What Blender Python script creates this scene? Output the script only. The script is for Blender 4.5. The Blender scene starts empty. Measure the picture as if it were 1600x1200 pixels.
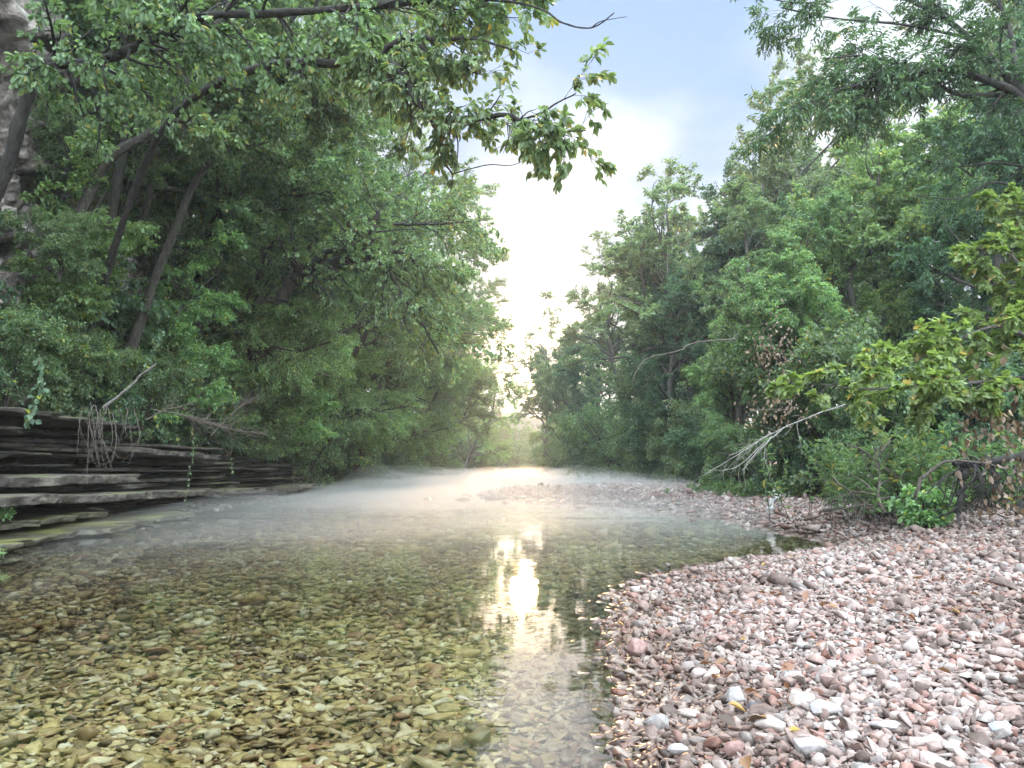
import bpy, bmesh, math, random
import numpy as np
from mathutils import Vector, Matrix

# ------------------------------------------------------------------ camera, sky, sun, exposure
scn = bpy.context.scene
COL = scn.collection
CAM_H = 0.8
F = 1200.0                       # focal length in pixels of a 1600 px wide frame
PITCH = math.atan(135 / 1200)
cd = bpy.data.cameras.new('camera'); cam = bpy.data.objects.new('camera', cd); COL.objects.link(cam)
cd.sensor_width = 36; cd.lens = 27; cd.clip_start = 0.05; cd.clip_end = 3000
cam.location = (0, 0, CAM_H); cam.rotation_euler = (math.pi/2 + PITCH, 0, 0)
scn.camera = cam

SUN_EL, SUN_AZ = math.radians(8.6), math.radians(0.9)
SUND = Vector((math.sin(SUN_AZ)*math.cos(SUN_EL), math.cos(SUN_AZ)*math.cos(SUN_EL), math.sin(SUN_EL)))
world = bpy.data.worlds.new("World"); scn.world = world; world.use_nodes = True
wn, wl = world.node_tree.nodes, world.node_tree.links
wn.clear()
def N(nodes, t, **kw):
    n = nodes.new(t)
    for k, v in kw.items():
        if k.startswith('i_'): n.inputs[k[2:].replace('_', ' ')].default_value = v
        else: setattr(n, k, v)
    return n
def mixrgb(nodes, links, fac, a, b, mode='MIX'):
    m = nodes.new('ShaderNodeMix'); m.data_type = 'RGBA'; m.blend_type = mode
    for s, v in ((m.inputs[0], fac), (m.inputs[6], a), (m.inputs[7], b)):
        if hasattr(v, 'links') or isinstance(v, bpy.types.NodeSocket): links.new(v, s)
        else: s.default_value = v if not isinstance(v, tuple) else (*v, 1) if len(v) == 3 else v
    return m.outputs[2]
def mathn(nodes, links, op, a, b=None, c=None, clamp=False):
    m = nodes.new('ShaderNodeMath'); m.operation = op; m.use_clamp = clamp
    for i, v in enumerate((a, b, c)):
        if v is None: continue
        if isinstance(v, bpy.types.NodeSocket): links.new(v, m.inputs[i])
        else: m.inputs[i].default_value = v
    return m.outputs[0]
def ramp(nodes, links, fac, stops, interp='LINEAR'):
    r = nodes.new('ShaderNodeValToRGB'); r.color_ramp.interpolation = interp
    cr = r.color_ramp
    while len(cr.elements) > 1: cr.elements.remove(cr.elements[-1])
    cr.elements[0].position = stops[0][0]; cr.elements[0].color = (*stops[0][1], 1)
    for p, c in stops[1:]:
        e = cr.elements.new(p); e.color = (*c, 1)
    if fac is not None: links.new(fac, r.inputs[0])
    return r.outputs[0]

sky = N(wn, 'ShaderNodeTexSky', sky_type='NISHITA', sun_disc=False, sun_elevation=SUN_EL, sun_rotation=SUN_AZ,
        air_density=1.0, dust_density=1.5, ozone_density=2.0)
tc = N(wn, 'ShaderNodeTexCoord')
sep = N(wn, 'ShaderNodeSeparateXYZ'); wl.new(tc.outputs['Generated'], sep.inputs[0])
zz = mathn(wn, wl, 'ADD', mathn(wn, wl, 'MAXIMUM', sep.outputs[2], 0.0), 0.22)
cx = mathn(wn, wl, 'DIVIDE', sep.outputs[0], zz); cy = mathn(wn, wl, 'DIVIDE', sep.outputs[1], zz)
comb = N(wn, 'ShaderNodeCombineXYZ'); wl.new(cx, comb.inputs[0]); wl.new(cy, comb.inputs[1])
nz = N(wn, 'ShaderNodeTexNoise'); nz.inputs['Scale'].default_value = 1.9; nz.inputs['Detail'].default_value = 5; nz.inputs['Roughness'].default_value = 0.5
wl.new(comb.outputs[0], nz.inputs['Vector'])
# the open blue patch lies high over the creek, veiled cloud everywhere else
patch = N(wn, 'ShaderNodeVectorMath', operation='DISTANCE'); wl.new(tc.outputs['Generated'], patch.inputs[0])
patch.inputs[1].default_value = Vector((0.10, 0.78, 0.62)).normalized()
pm = mathn(wn, wl, 'MULTIPLY_ADD', patch.outputs['Value'], 2.7, -0.08)
cm = mathn(wn, wl, 'ADD', mathn(wn, wl, 'MULTIPLY', nz.outputs['Fac'], 2.8), mathn(wn, wl, 'SUBTRACT', pm, 1.58), clamp=True)
cmask = ramp(wn, wl, cm, [(0.08, (0.03,)*3), (0.75, (1, 1, 1))], 'EASE')
nz2 = N(wn, 'ShaderNodeTexNoise'); nz2.inputs['Scale'].default_value = 2.0; nz2.inputs['Detail'].default_value = 6
wl.new(comb.outputs[0], nz2.inputs['Vector'])
cloudcol = ramp(wn, wl, nz2.outputs['Fac'], [(0.40, (1.35, 1.65, 2.1)), (0.54, (2.35, 2.6, 2.75))])
# lift the thin blue of the sky by the veil that covers it
thin = N(wn, 'ShaderNodeVectorMath', operation='SCALE'); wl.new(sky.outputs[0], thin.inputs[0]); thin.inputs[3].default_value = .05
blue = mixrgb(wn, wl, 1.0, thin.outputs[0], (.60, 1.12, 2.0), 'ADD')
mix1 = mixrgb(wn, wl, cmask, blue, cloudcol)
# glow of the veiled sun
dt = N(wn, 'ShaderNodeVectorMath', operation='DOT_PRODUCT'); wl.new(tc.outputs['Generated'], dt.inputs[0]); dt.inputs[1].default_value = SUND
dd = mathn(wn, wl, 'MAXIMUM', dt.outputs['Value'], 0.0)
g1 = mathn(wn, wl, 'MULTIPLY', mathn(wn, wl, 'POWER', dd, 600.0), 10.0)
g2 = mathn(wn, wl, 'MULTIPLY', mathn(wn, wl, 'POWER', dd, 110.0), 1.2)
glow = N(wn, 'ShaderNodeVectorMath', operation='SCALE'); glow.inputs[0].default_value = (1.0, 0.68, 0.36); wl.new(mathn(wn, wl, 'ADD', g1, g2), glow.inputs[3])
mix2 = mixrgb(wn, wl, 1.0, mix1, glow.outputs[0], 'ADD')
# sky overhead and behind the camera raised as added fill light on the foliage
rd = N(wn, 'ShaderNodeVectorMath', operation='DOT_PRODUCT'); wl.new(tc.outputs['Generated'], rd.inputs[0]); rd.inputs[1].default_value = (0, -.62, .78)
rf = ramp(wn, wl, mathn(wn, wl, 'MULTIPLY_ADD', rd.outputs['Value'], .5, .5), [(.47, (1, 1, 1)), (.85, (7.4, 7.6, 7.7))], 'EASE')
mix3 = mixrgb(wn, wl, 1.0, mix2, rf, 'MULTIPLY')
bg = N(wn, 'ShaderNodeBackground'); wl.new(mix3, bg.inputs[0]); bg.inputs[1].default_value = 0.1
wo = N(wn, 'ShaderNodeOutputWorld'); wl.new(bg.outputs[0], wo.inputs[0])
world.cycles.sampling_method = 'MANUAL'; world.cycles.sample_map_resolution = 1024

sl = bpy.data.lights.new('sun', 'SUN'); so = bpy.data.objects.new('sun', sl); COL.objects.link(so)
sl.energy = 1.9; sl.angle = math.radians(2.0); sl.color = (1.0, 0.58, 0.27)
so.rotation_euler = SUND.to_track_quat('Z', 'Y').to_euler(); so.location = (0, 0, 40)

scn.view_settings.view_transform = 'Standard'; scn.view_settings.look = 'None'
scn.view_settings.exposure = 2.05; scn.view_settings.gamma = 1.0
scn.render.engine = 'CYCLES'
cy_ = scn.cycles
cy_.max_bounces = 8; cy_.diffuse_bounces = 4; cy_.glossy_bounces = 2; cy_.transmission_bounces = 4
cy_.transparent_max_bounces = 12; cy_.volume_bounces = 1; cy_.use_denoising = True
cy_.sample_clamp_indirect = 6.0; cy_.use_adaptive_sampling = True; cy_.adaptive_threshold = 0.01
cy_.caustics_reflective = False; cy_.caustics_refractive = False

# ------------------------------------------------------------------ helpers
RNG = np.random.default_rng(7)
cp, sp = math.cos(PITCH), math.sin(PITCH)
def P(px, py, d):
    """world point seen at pixel (px, py) of the 1600x1200 photograph, d metres ahead"""
    x = (px-800)/F; y = (600-py)/F
    dx, dy, dz = x, cp - y*sp, sp + y*cp
    s = d/dy
    return np.array((dx*s, d, CAM_H + dz*s))

def tag(o, label=None, cat=None, group=None, kind=None):
    if label: o['label'] = label
    if cat: o['category'] = cat
    if group: o['group'] = group
    if kind: o['kind'] = kind
    return o
def build(name, V, polys, mat=None, parent=None, smooth=False, mats=None, midx=None):
    """V (n,3); polys: list of (m,k) index arrays, one mesh object"""
    me = bpy.data.meshes.new(name)
    V = np.ascontiguousarray(V, dtype=np.float32)
    me.vertices.add(len(V)); me.vertices.foreach_set('co', V.ravel())
    polys = [np.asarray(p, dtype=np.int32) for p in polys if len(p)]
    loops = np.concatenate([p.ravel() for p in polys])
    tot = np.concatenate([np.full(len(p), p.shape[1], dtype=np.int32) for p in polys])
    start = np.concatenate(([0], np.cumsum(tot)[:-1])).astype(np.int32)
    me.loops.add(len(loops)); me.loops.foreach_set('vertex_index', loops)
    me.polygons.add(len(tot)); me.polygons.foreach_set('loop_start', start); me.polygons.foreach_set('loop_total', tot)
    if smooth: me.polygons.foreach_set('use_smooth', np.ones(len(tot), dtype=bool))
    for m in (mats or ([mat] if mat else [])): me.materials.append(m)
    if midx is not None: me.polygons.foreach_set('material_index', np.asarray(midx, dtype=np.int32))
    me.update(calc_edges=True)
    o = bpy.data.objects.new(name, me); COL.objects.link(o)
    if parent: o.parent = parent
    return o
def empty(name, loc, rz=0, sc=1):
    o = bpy.data.objects.new(name, None); COL.objects.link(o); o.location = loc; o.rotation_euler = (0, 0, rz)
    o.scale = (sc,)*3 if not isinstance(sc, tuple) else sc
    o.empty_display_size = 0.2
    return o
def dup(root, loc, rz, sc, label, group=None, tilt=(0, 0)):
    r = root.copy(); COL.objects.link(r); r.location = loc; r.rotation_euler = (tilt[0], tilt[1], rz)
    r.scale = (sc,)*3 if not isinstance(sc, tuple) else sc
    r['label'] = label
    if group: r['group'] = group
    for ch in list(root.children):
        c = ch.copy(); COL.objects.link(c); c.parent = r
    return r
class Acc:
    def __init__(s): s.V = []; s.F = []; s.n = 0
    def add(s, V, Fs):
        V = np.asarray(V).reshape(-1, 3)
        s.V.append(V)
        for f in Fs: s.F.append(np.asarray(f) + s.n)
        s.n += len(V)
    def build(s, name, mat, parent=None, smooth=False):
        byk = {}
        for f in s.F:
            if len(f): byk.setdefault(f.shape[1], []).append(f)
        return build(name, np.concatenate(s.V), [np.concatenate(v) for v in byk.values()], mat, parent, smooth)
def nrm(a): return a/np.maximum(np.linalg.norm(a, axis=-1, keepdims=True), 1e-9)
def rnd_unit(n, rng): return nrm(rng.normal(size=(n, 3)))

def tubes(acc, Pt, R, S=6, rough=0.0):
    """Pt (N,K,3), R (N,K): open tapered tubes"""
    Nn, K, _ = Pt.shape
    T = np.gradient(Pt, axis=1); T = nrm(T)
    avg = nrm(Pt[:, -1]-Pt[:, 0])
    ref = np.where(np.abs(avg[:, 2:3]) < 0.75, np.array([[0, 0, 1.0]]), np.array([[1.0, 0, 0]]))[:, None, :]
    U = nrm(np.cross(T, np.broadcast_to(ref, T.shape))); W = np.cross(T, U)
    a = np.linspace(0, 2*np.pi, S, endpoint=False)
    ring = U[:, :, None, :]*np.cos(a)[None, None, :, None] + W[:, :, None, :]*np.sin(a)[None, None, :, None]
    rad = R[:, :, None, None]*(1+(np.random.default_rng(9).normal(size=(Nn, K, S, 1))*rough if rough else 0))
    V = Pt[:, :, None, :] + ring*rad
    idx = np.arange(Nn*K*S).reshape(Nn, K, S)
    i0 = idx[:, :-1]; i1 = idx[:, 1:]
    f = np.stack((i0, np.roll(i0, -1, 2), np.roll(i1, -1, 2), i1), -1).reshape(-1, 4)
    acc.add(V, [f])

def catmull(pts, n):
    """smooth a polyline to n points"""
    pts = np.asarray(pts, float)
    k = len(pts); t = np.linspace(0, k-1, n); i = np.clip(t.astype(int), 0, k-2); u = (t-i)[:, None]
    p0 = pts[np.clip(i-1, 0, k-1)]; p1 = pts[i]; p2 = pts[i+1]; p3 = pts[np.clip(i+2, 0, k-1)]
    return 0.5*((2*p1)+(-p0+p2)*u+(2*p0-5*p1+4*p2-p3)*u*u+(-p0+3*p1-3*p2+p3)*u**3)

def spawn(Pt, R, n, rng, t0=0.2, ang=(0.6, 1.2), L=(1, 2), K=7, up=0.2, droop=0.1, wig=0.12, rr=0.55, bias=None, biasw=0.0, tpow=1.0, lt=0.5, flat=0.0):
    """n children spread over the parent set Pt (N,K,3)"""
    Nn, KK, _ = Pt.shape
    seg = np.linalg.norm(np.diff(Pt, axis=1), axis=2).sum(1)
    pi = rng.choice(Nn, size=n, p=seg/seg.sum())
    t = t0 + (1-t0)*rng.random(n)**tpow
    f = t*(KK-1); i = np.clip(f.astype(int), 0, KK-2); u = (f-i)
    a, b = Pt[pi, i], Pt[pi, i+1]
    base = a+(b-a)*u[:, None]; tan = nrm(b-a)
    r0 = (R[pi, i]*(1-u)+R[pi, i+1]*u)*rr
    side = rng.normal(size=(n, 3)); side[:, 2] *= (1-flat)
    side = nrm(side - (side*tan).sum(1, keepdims=True)*tan)
    an = rng.uniform(*ang, size=n)[:, None]
    d = nrm(tan*np.cos(an)+side*np.sin(an) + np.array([0, 0, up]) + (0 if bias is None else np.asarray(bias)*biasw))
    ln = rng.uniform(*L, size=n)*(1-lt*(t-t0)/(1-t0))
    pts = [base]; cur = base; dirn = d
    for k in range(K-1):
        dirn = nrm(dirn + rng.normal(size=(n, 3))*wig*np.array([1, 1, 1-flat*0.6]) + np.array([0, 0, -droop]))
        cur = cur + dirn*(ln/(K-1))[:, None]; pts.append(cur)
    Q = np.stack(pts, 1)
    taper = np.linspace(1, 0.25, K)[None, :]
    return Q, np.maximum(r0[:, None]*taper, 0.0016)

def leaf_sites(sets, n, rng, tpow=0.7, t0=0.15):
    out_p, out_t = [], []
    lens = [np.linalg.norm(np.diff(s, axis=1), axis=2).sum() for s in sets]
    tot = sum(lens)
    for s, l in zip(sets, lens):
        m = int(n*l/tot)
        Nn, KK, _ = s.shape
        seg = np.linalg.norm(np.diff(s, axis=1), axis=2).sum(1)
        pi = rng.choice(Nn, size=m, p=seg/seg.sum())
        t = t0+(1-t0)*rng.random(m)**tpow
        f = t*(KK-1); i = np.clip(f.astype(int), 0, KK-2); u = (f-i)[:, None]
        a, b = s[pi, i], s[pi, i+1]
        out_p.append(a+(b-a)*u); out_t.append(nrm(b-a))
    return np.concatenate(out_p), np.concatenate(out_t)

# leaf outlines: (x across, y along), z is filled by fold and droop
LEAF = {
 'diamond': ([(0, 0), (.5, .45), (0, 1), (-.5, .45)], [(0, 1, 2), (0, 2, 3)]),
 'oval': ([(0, 0), (.42, .3), (.46, .62), (0, 1), (-.46, .62), (-.42, .3)], [(0, 1, 2, 3), (0, 3, 4, 5)]),
 'oak': ([(0, 0), (.16, .12), (.14, .25), (.36, .34), (.26, .46), (.5, .60), (.34, .70), (.40, .84), (.16, .88), (0, 1),
          (-.16, .88), (-.40, .84), (-.34, .70), (-.5, .60), (-.26, .46), (-.36, .34), (-.14, .25), (-.16, .12)],
         [(0, 1, 2, 9), (9, 2, 3, 4), (9, 4, 5, 6), (9, 6, 7, 8), (0, 9, 16, 17), (9, 14, 15, 16), (9, 12, 13, 14), (9, 10, 11, 12)]),
 'maple': ([(0, 0), (.18, .02), (.50, .10), (.36, .28), (.56, .52), (.30, .52), (.22, .62), (.22, .78), (0, 1),
            (-.22, .78), (-.22, .62), (-.30, .52), (-.56, .52), (-.36, .28), (-.50, .10), (-.18, .02), (0, .3)],
           [(0, 1, 2, 16), (16, 2, 3), (16, 3, 4, 5), (16, 5, 6), (16, 6, 7, 8), (16, 8, 9, 10), (16, 10, 11), (16, 11, 12, 13), (16, 13, 14), (0, 16, 14, 15)]),
}
def leaves(acc, pos, tan, rng, size=(.08, .12), aspect=.6, kind='diamond', wt=.5, ws=.8, down=.25, upn=1.0, nn=.55, fold=.16, curl=.18, petiole=.0, dirs=None):
    n = len(pos)
    d = dirs if dirs is not None else nrm(tan*wt + rnd_unit(n, rng)*ws + np.array([0, 0, -down]))
    nor = np.array([0, 0, upn]) + rng.normal(size=(n, 3))*nn
    nor = nrm(nor - (nor*d).sum(1, keepdims=True)*d)
    side = np.cross(d, nor)
    s = rng.uniform(*size, size=n)[:, None]
    base = pos + d*s*petiole
    out, faces = LEAF[kind]
    ox = np.array([o[0] for o in out]); oy = np.array([o[1] for o in out])
    oz = -np.abs(ox)*(-fold)*2 - curl*oy**2
    w = (aspect*rng.uniform(.8, 1.15, size=n))[:, None]
    V = (base[:, None, :] + side[:, None, :]*(ox[None, :]*(s*w))[:, :, None] + d[:, None, :]*(oy[None, :]*s)[:, :, None]
         + nor[:, None, :]*(oz[None, :]*s)[:, :, None])
    k = len(out); off = (np.arange(n)*k)[:, None]
    fs = {}
    for f in faces: fs.setdefault(len(f), []).append(f)
    acc.add(V, [(np.array(v)[None, :, :]+off[:, :, None]).reshape(-1, m) for m, v in fs.items()])
def pinnate(acc, Q, rng, pairs=6, size=(.05, .07), aspect=.34):
    """leaflets in pairs along each rachis of Q (N,K,3)"""
    Nn, KK, _ = Q.shape
    for j in range(pairs+1):
        t = .22+.78*j/pairs; f = t*(KK-1); i = min(int(f), KK-2); u = f-i
        a, b = Q[:, i], Q[:, i+1]; p = a+(b-a)*u; tn = nrm(b-a)
        sd = nrm(np.cross(tn, np.array([0, 0, 1.0])+rng.normal(size=(Nn, 3))*.25))
        for sgn in ((-1, 1) if j < pairs else (0,)):
            d = nrm(tn*(.55 if sgn else 1)+sd*sgn + np.array([0, 0, -.25]) + rng.normal(size=(Nn, 3))*.12)
            leaves(acc, p, tn, rng, size=size, aspect=aspect, kind='oval', dirs=d, nn=.25)

# ------------------------------------------------------------------ materials
def newmat(name):
    m = bpy.data.materials.new(name); m.use_nodes = True
    nt = m.node_tree; nt.nodes.clear()
    out = nt.nodes.new('ShaderNodeOutputMaterial')
    return m, nt.nodes, nt.links, out
def leafmat(name, c_dark, c_mid, c_light, trans=.38, accent=None, tcol=None, rough=.5):
    m, n, l, out = newmat(name)
    geo = N(n, 'ShaderNodeNewGeometry'); oi = N(n, 'ShaderNodeObjectInfo')
    stops = [(0, c_dark), (.5, c_mid), (.93, c_light)]
    if accent: stops += [(.965, c_light), (.975, accent)]
    c = ramp(n, l, geo.outputs['Random Per Island'], stops)
    tcd = N(n, 'ShaderNodeTexCoord')
    no = N(n, 'ShaderNodeTexNoise'); no.inputs['Scale'].default_value = .45; no.inputs['Detail'].default_value = 2
    l.new(tcd.outputs['Object'], no.inputs['Vector'])
    hs = N(n, 'ShaderNodeHueSaturation')
    v = mathn(n, l, 'MULTIPLY_ADD', no.outputs['Fac'], .9, .55)
    v2 = mathn(n, l, 'MULTIPLY', v, mathn(n, l, 'MULTIPLY_ADD', oi.outputs['Random'], .3, .85))
    l.new(v2, hs.inputs['Value'])
    l.new(mathn(n, l, 'MULTIPLY_ADD', oi.outputs['Random'], .035, .483), hs.inputs['Hue'])
    l.new(c, hs.inputs['Color'])
    p = N(n, 'ShaderNodeBsdfPrincipled'); p.inputs['Roughness'].default_value = rough; p.inputs['Specular IOR Level'].default_value = .5
    l.new(hs.outputs[0], p.inputs['Base Color'])
    t = N(n, 'ShaderNodeBsdfTranslucent')
    tc2 = mixrgb(n, l, 1.0, hs.outputs[0], tcol or (1.8, 1.85, 1.05), 'MULTIPLY'); l.new(tc2, t.inputs[0])
    mx = N(n, 'ShaderNodeMixShader'); mx.inputs[0].default_value = trans
    l.new(p.outputs[0], mx.inputs[1]); l.new(t.outputs[0], mx.inputs[2]); l.new(mx.outputs[0], out.inputs[0])
    return m
LM = {
 'mid':   leafmat('leaf_mid_green', (0.075, 0.123, 0.060), (0.117, 0.185, 0.086), (0.194, 0.274, 0.129), accent=(.30, .26, .06)),
 'deep':  leafmat('leaf_deep_green', (.036, .072, .040), (.058, .108, .058), (.105, .172, .088)),
 'ash':   leafmat('leaf_ash_green', (0.038, 0.068, 0.040), (0.062, 0.103, 0.057), (0.105, 0.160, 0.084), trans=.28),
 'oak':   leafmat('leaf_oak_green', (0.080, 0.125, 0.060), (0.129, 0.196, 0.088), (0.200, 0.280, 0.124), accent=(.26, .23, .06)),
 'blue':  leafmat('leaf_blue_green', (0.064, 0.119, 0.070), (0.095, 0.165, 0.095), (0.146, 0.228, 0.133), accent=(.35, .36, .05)),
 'light': leafmat('leaf_light_green', (0.112, 0.188, 0.084), (0.173, 0.273, 0.117), (0.255, 0.366, 0.164), accent=(.42, .40, .08), trans=.42),
 'bright':leafmat('leaf_yellow_green', (.105, .168, .052), (.155, .232, .072), (.225, .305, .105), accent=(.40, .32, .12), trans=.45),
 'olive': leafmat('leaf_olive_green', (0.085, 0.120, 0.065), (0.130, 0.174, 0.092), (0.197, 0.244, 0.126)),
 'dead':  leafmat('leaf_dead_brown', (.08, .045, .027), (.16, .10, .065), (.28, .20, .14), trans=.2, tcol=(1.3, 1.1, .8)),
}
def barkmat(name, a, b, sc=6., moss=None):
    m, n, l, out = newmat(name)
    tcd = N(n, 'ShaderNodeTexCoord')
    mp = N(n, 'ShaderNodeMapping'); mp.inputs['Scale'].default_value = (3, 3, .6); l.new(tcd.outputs['Object'], mp.inputs[0])
    n1 = N(n, 'ShaderNodeTexNoise'); n1.inputs['Scale'].default_value = sc; n1.inputs['Detail'].default_value = 8; n1.inputs['Roughness'].default_value = .7
    l.new(mp.outputs[0], n1.inputs['Vector'])
    c = ramp(n, l, n1.outputs['Fac'], [(.34, a), (.66, b)])
    if moss:
        n2 = N(n, 'ShaderNodeTexNoise'); n2.inputs['Scale'].default_value = 1.7; n2.inputs['Detail'].default_value = 5
        l.new(tcd.outputs['Object'], n2.inputs['Vector'])
        c = mixrgb(n, l, ramp(n, l, n2.outputs['Fac'], [(.52, (0,)*3), (.66, (.8,)*3)]), c, moss)
    p = N(n, 'ShaderNodeBsdfPrincipled'); p.inputs['Roughness'].default_value = .9; l.new(c, p.inputs['Base Color'])
    bp = N(n, 'ShaderNodeBump'); bp.inputs['Strength'].default_value = 1.0; bp.inputs['Distance'].default_value = .05
    l.new(n1.outputs['Fac'], bp.inputs['Height']); l.new(bp.outputs[0], p.inputs['Normal'])
    l.new(p.outputs[0], out.inputs[0])
    return m
BK = {
 'brown': barkmat('bark_grey_brown', (.022, .018, .014), (.115, .096, .078), moss=(.06, .075, .04)),
 'dark': barkmat('bark_dark', (.012, .010, .008), (.055, .046, .037)),
 'pale': barkmat('wood_weathered_pale', (.16, .14, .12), (.40, .37, .33), 10),
 'white': barkmat('wood_bleached', (.30, .28, .26), (.62, .59, .55), 10),
 'dead': barkmat('wood_dead_grey', (.055, .042, .033), (.17, .135, .11), 10),
}
def rockmat(name, cols, moss=None, msc=1.2, bump=.05, layers=0.0, wet=0.0, fine=14.):
    m, n, l, out = newmat(name)
    tcd = N(n, 'ShaderNodeTexCoord')
    n1 = N(n, 'ShaderNodeTexNoise'); n1.inputs['Scale'].default_value = 2.2; n1.inputs['Detail'].default_value = 10; n1.inputs['Roughness'].default_value = .68
    mp = N(n, 'ShaderNodeMapping'); mp.inputs['Scale'].default_value = (1, 1, 1+layers); l.new(tcd.outputs['Object'], mp.inputs[0])
    l.new(mp.outputs[0], n1.inputs['Vector'])
    k = len(cols); c = ramp(n, l, n1.outputs['Fac'], [(.30+.40*i/(k-1), cc) for i, cc in enumerate(cols)])
    n2 = N(n, 'ShaderNodeTexNoise'); n2.inputs['Scale'].default_value = fine; n2.inputs['Detail'].default_value = 6; l.new(mp.outputs[0], n2.inputs['Vector'])
    c = mixrgb(n, l, 1.0, c, ramp(n, l, n2.outputs['Fac'], [(.3, (.55,)*3), (.6, (1.1,)*3)]), 'MULTIPLY')
    if moss:
        geo = N(n, 'ShaderNodeNewGeometry'); sx = N(n, 'ShaderNodeSeparateXYZ'); l.new(geo.outputs['Normal'], sx.inputs[0])
        n3 = N(n, 'ShaderNodeTexNoise'); n3.inputs['Scale'].default_value = msc; n3.inputs['Detail'].default_value = 6; l.new(tcd.outputs['Object'], n3.inputs['Vector'])
        mk = mathn(n, l, 'MULTIPLY', ramp(n, l, n3.outputs['Fac'], [(.47, (0,)*3), (.6, (1,)*3)]), ramp(n, l, sx.outputs[2], [(.35, (0,)*3), (.8, (1,)*3)]))
        c = mixrgb(n, l, mk, c, moss)
    p = N(n, 'ShaderNodeBsdfPrincipled'); p.inputs['Roughness'].default_value = .85-wet; l.new(c, p.inputs['Base Color'])
    bp = N(n, 'ShaderNodeBump'); bp.inputs['Strength'].default_value = .8; bp.inputs['Distance'].default_value = bump
    hh = mathn(n, l, 'ADD', n1.outputs['Fac'], mathn(n, l, 'MULTIPLY', n2.outputs['Fac'], .35)); l.new(hh, bp.inputs['Height']); l.new(bp.outputs[0], p.inputs['Normal'])
    l.new(p.outputs[0], out.inputs[0])
    return m
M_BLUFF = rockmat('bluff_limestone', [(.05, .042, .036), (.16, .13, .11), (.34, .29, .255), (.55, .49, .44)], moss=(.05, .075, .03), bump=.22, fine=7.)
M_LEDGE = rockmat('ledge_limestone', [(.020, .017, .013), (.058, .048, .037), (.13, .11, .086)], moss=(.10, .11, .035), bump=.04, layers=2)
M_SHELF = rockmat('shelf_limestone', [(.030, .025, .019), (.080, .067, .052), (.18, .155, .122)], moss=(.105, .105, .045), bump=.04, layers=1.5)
M_WETSHELF = rockmat('wet_shelf_limestone', [(.03, .026, .016), (.075, .068, .042), (.15, .135, .09)], moss=(.12, .12, .035), bump=.03, wet=.35)
M_SOIL = rockmat('forest_soil', [(.02, .016, .011), (.05, .038, .026), (.09, .065, .042)], moss=(.04, .06, .02), bump=.05)

def stonemat(name, dry, algae):
    m, n, l, out = newmat(name)
    geo = N(n, 'ShaderNodeNewGeometry'); tcd = N(n, 'ShaderNodeTexCoord'); sx = N(n, 'ShaderNodeSeparateXYZ'); l.new(geo.outputs['Position'], sx.inputs[0])
    c1 = ramp(n, l, geo.outputs['Random Per Island'], dry, 'CONSTANT'); c2 = ramp(n, l, geo.outputs['Random Per Island'], algae, 'CONSTANT')
    n1 = N(n, 'ShaderNodeTexNoise'); n1.inputs['Scale'].default_value = 28; n1.inputs['Detail'].default_value = 6; n1.inputs['Roughness'].default_value = .65
    l.new(tcd.outputs['Object'], n1.inputs['Vector'])
    n2 = N(n, 'ShaderNodeTexNoise'); n2.inputs['Scale'].default_value = 1.1; n2.inputs['Detail'].default_value = 4; l.new(tcd.outputs['Object'], n2.inputs['Vector'])
    zz_ = mathn(n, l, 'ADD', sx.outputs[2], mathn(n, l, 'MULTIPLY_ADD', n2.outputs['Fac'], .10, -.05))
    fa = mathn(n, l, 'MULTIPLY_ADD', zz_, -13.0, -.05, clamp=True)       # algae film grows where stones stay submerged
    c = mixrgb(n, l, fa, c1, c2)
    fw = mathn(n, l, 'MULTIPLY_ADD', zz_, -16.0, 1.25, clamp=True)      # wet band at the waterline
    c = mixrgb(n, l, mathn(n, l, 'MULTIPLY', fw, mathn(n, l, 'SUBTRACT', 1.0, fa)), c, mixrgb(n, l, 1.0, c, (.62, .56, .50), 'MULTIPLY'))
    c = mixrgb(n, l, 1.0, c, ramp(n, l, n1.outputs['Fac'], [(.3, (.50, .45, .43)), (.5, (1., .97, .95)), (.7, (1.25, 1.22, 1.2))]), 'MULTIPLY')
    c = mixrgb(n, l, 1.0, c, ramp(n, l, n2.outputs['Fac'], [(.35, (.66, .60, .56)), (.56, (1.08, 1.08, 1.08))]), 'MULTIPLY')
    p = N(n, 'ShaderNodeBsdfPrincipled'); p.inputs['Specular IOR Level'].default_value = .4
    l.new(mathn(n, l, 'MULTIPLY_ADD', fw, -.45, .78), p.inputs['Roughness'])
    l.new(c, p.inputs['Base Color'])
    bp = N(n, 'ShaderNodeBump'); bp.inputs['Strength'].default_value = .6; bp.inputs['Distance'].default_value = .006
    l.new(n1.outputs['Fac'], bp.inputs['Height']); l.new(bp.outputs[0], p.inputs['Normal'])
    l.new(p.outputs[0], out.inputs[0])
    return m
DRY = [(0, (0.234, 0.174, 0.154)), (.14, (0.281, 0.225, 0.201)), (.28, (0.192, 0.144, 0.127)), (.40, (0.313, 0.264, 0.239)), (.51, (0.155, 0.114, 0.100)),
    (.58, (0.253, 0.179, 0.154)), (.68, (0.225, 0.197, 0.184)), (.76, (0.177, 0.089, 0.067)), (.81, (0.366, 0.323, 0.294)), (.85, (0.234, 0.139, 0.115)), (.93, (0.094, 0.067, 0.057))]
ALG = [(0, (.54, .46, .24)), (.12, (.42, .34, .17)), (.26, (.64, .57, .35)), (.38, (.24, .19, .10)), (.50, (.56, .45, .22)),
    (.62, (.38, .28, .16)), (.72, (.70, .65, .46)), (.80, (.18, .15, .10)), (.87, (.42, .26, .16)), (.93, (.72, .69, .56))]
M_GRAVEL = stonemat('gravel_chert', DRY, ALG)
M_BED = M_GRAVEL

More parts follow.
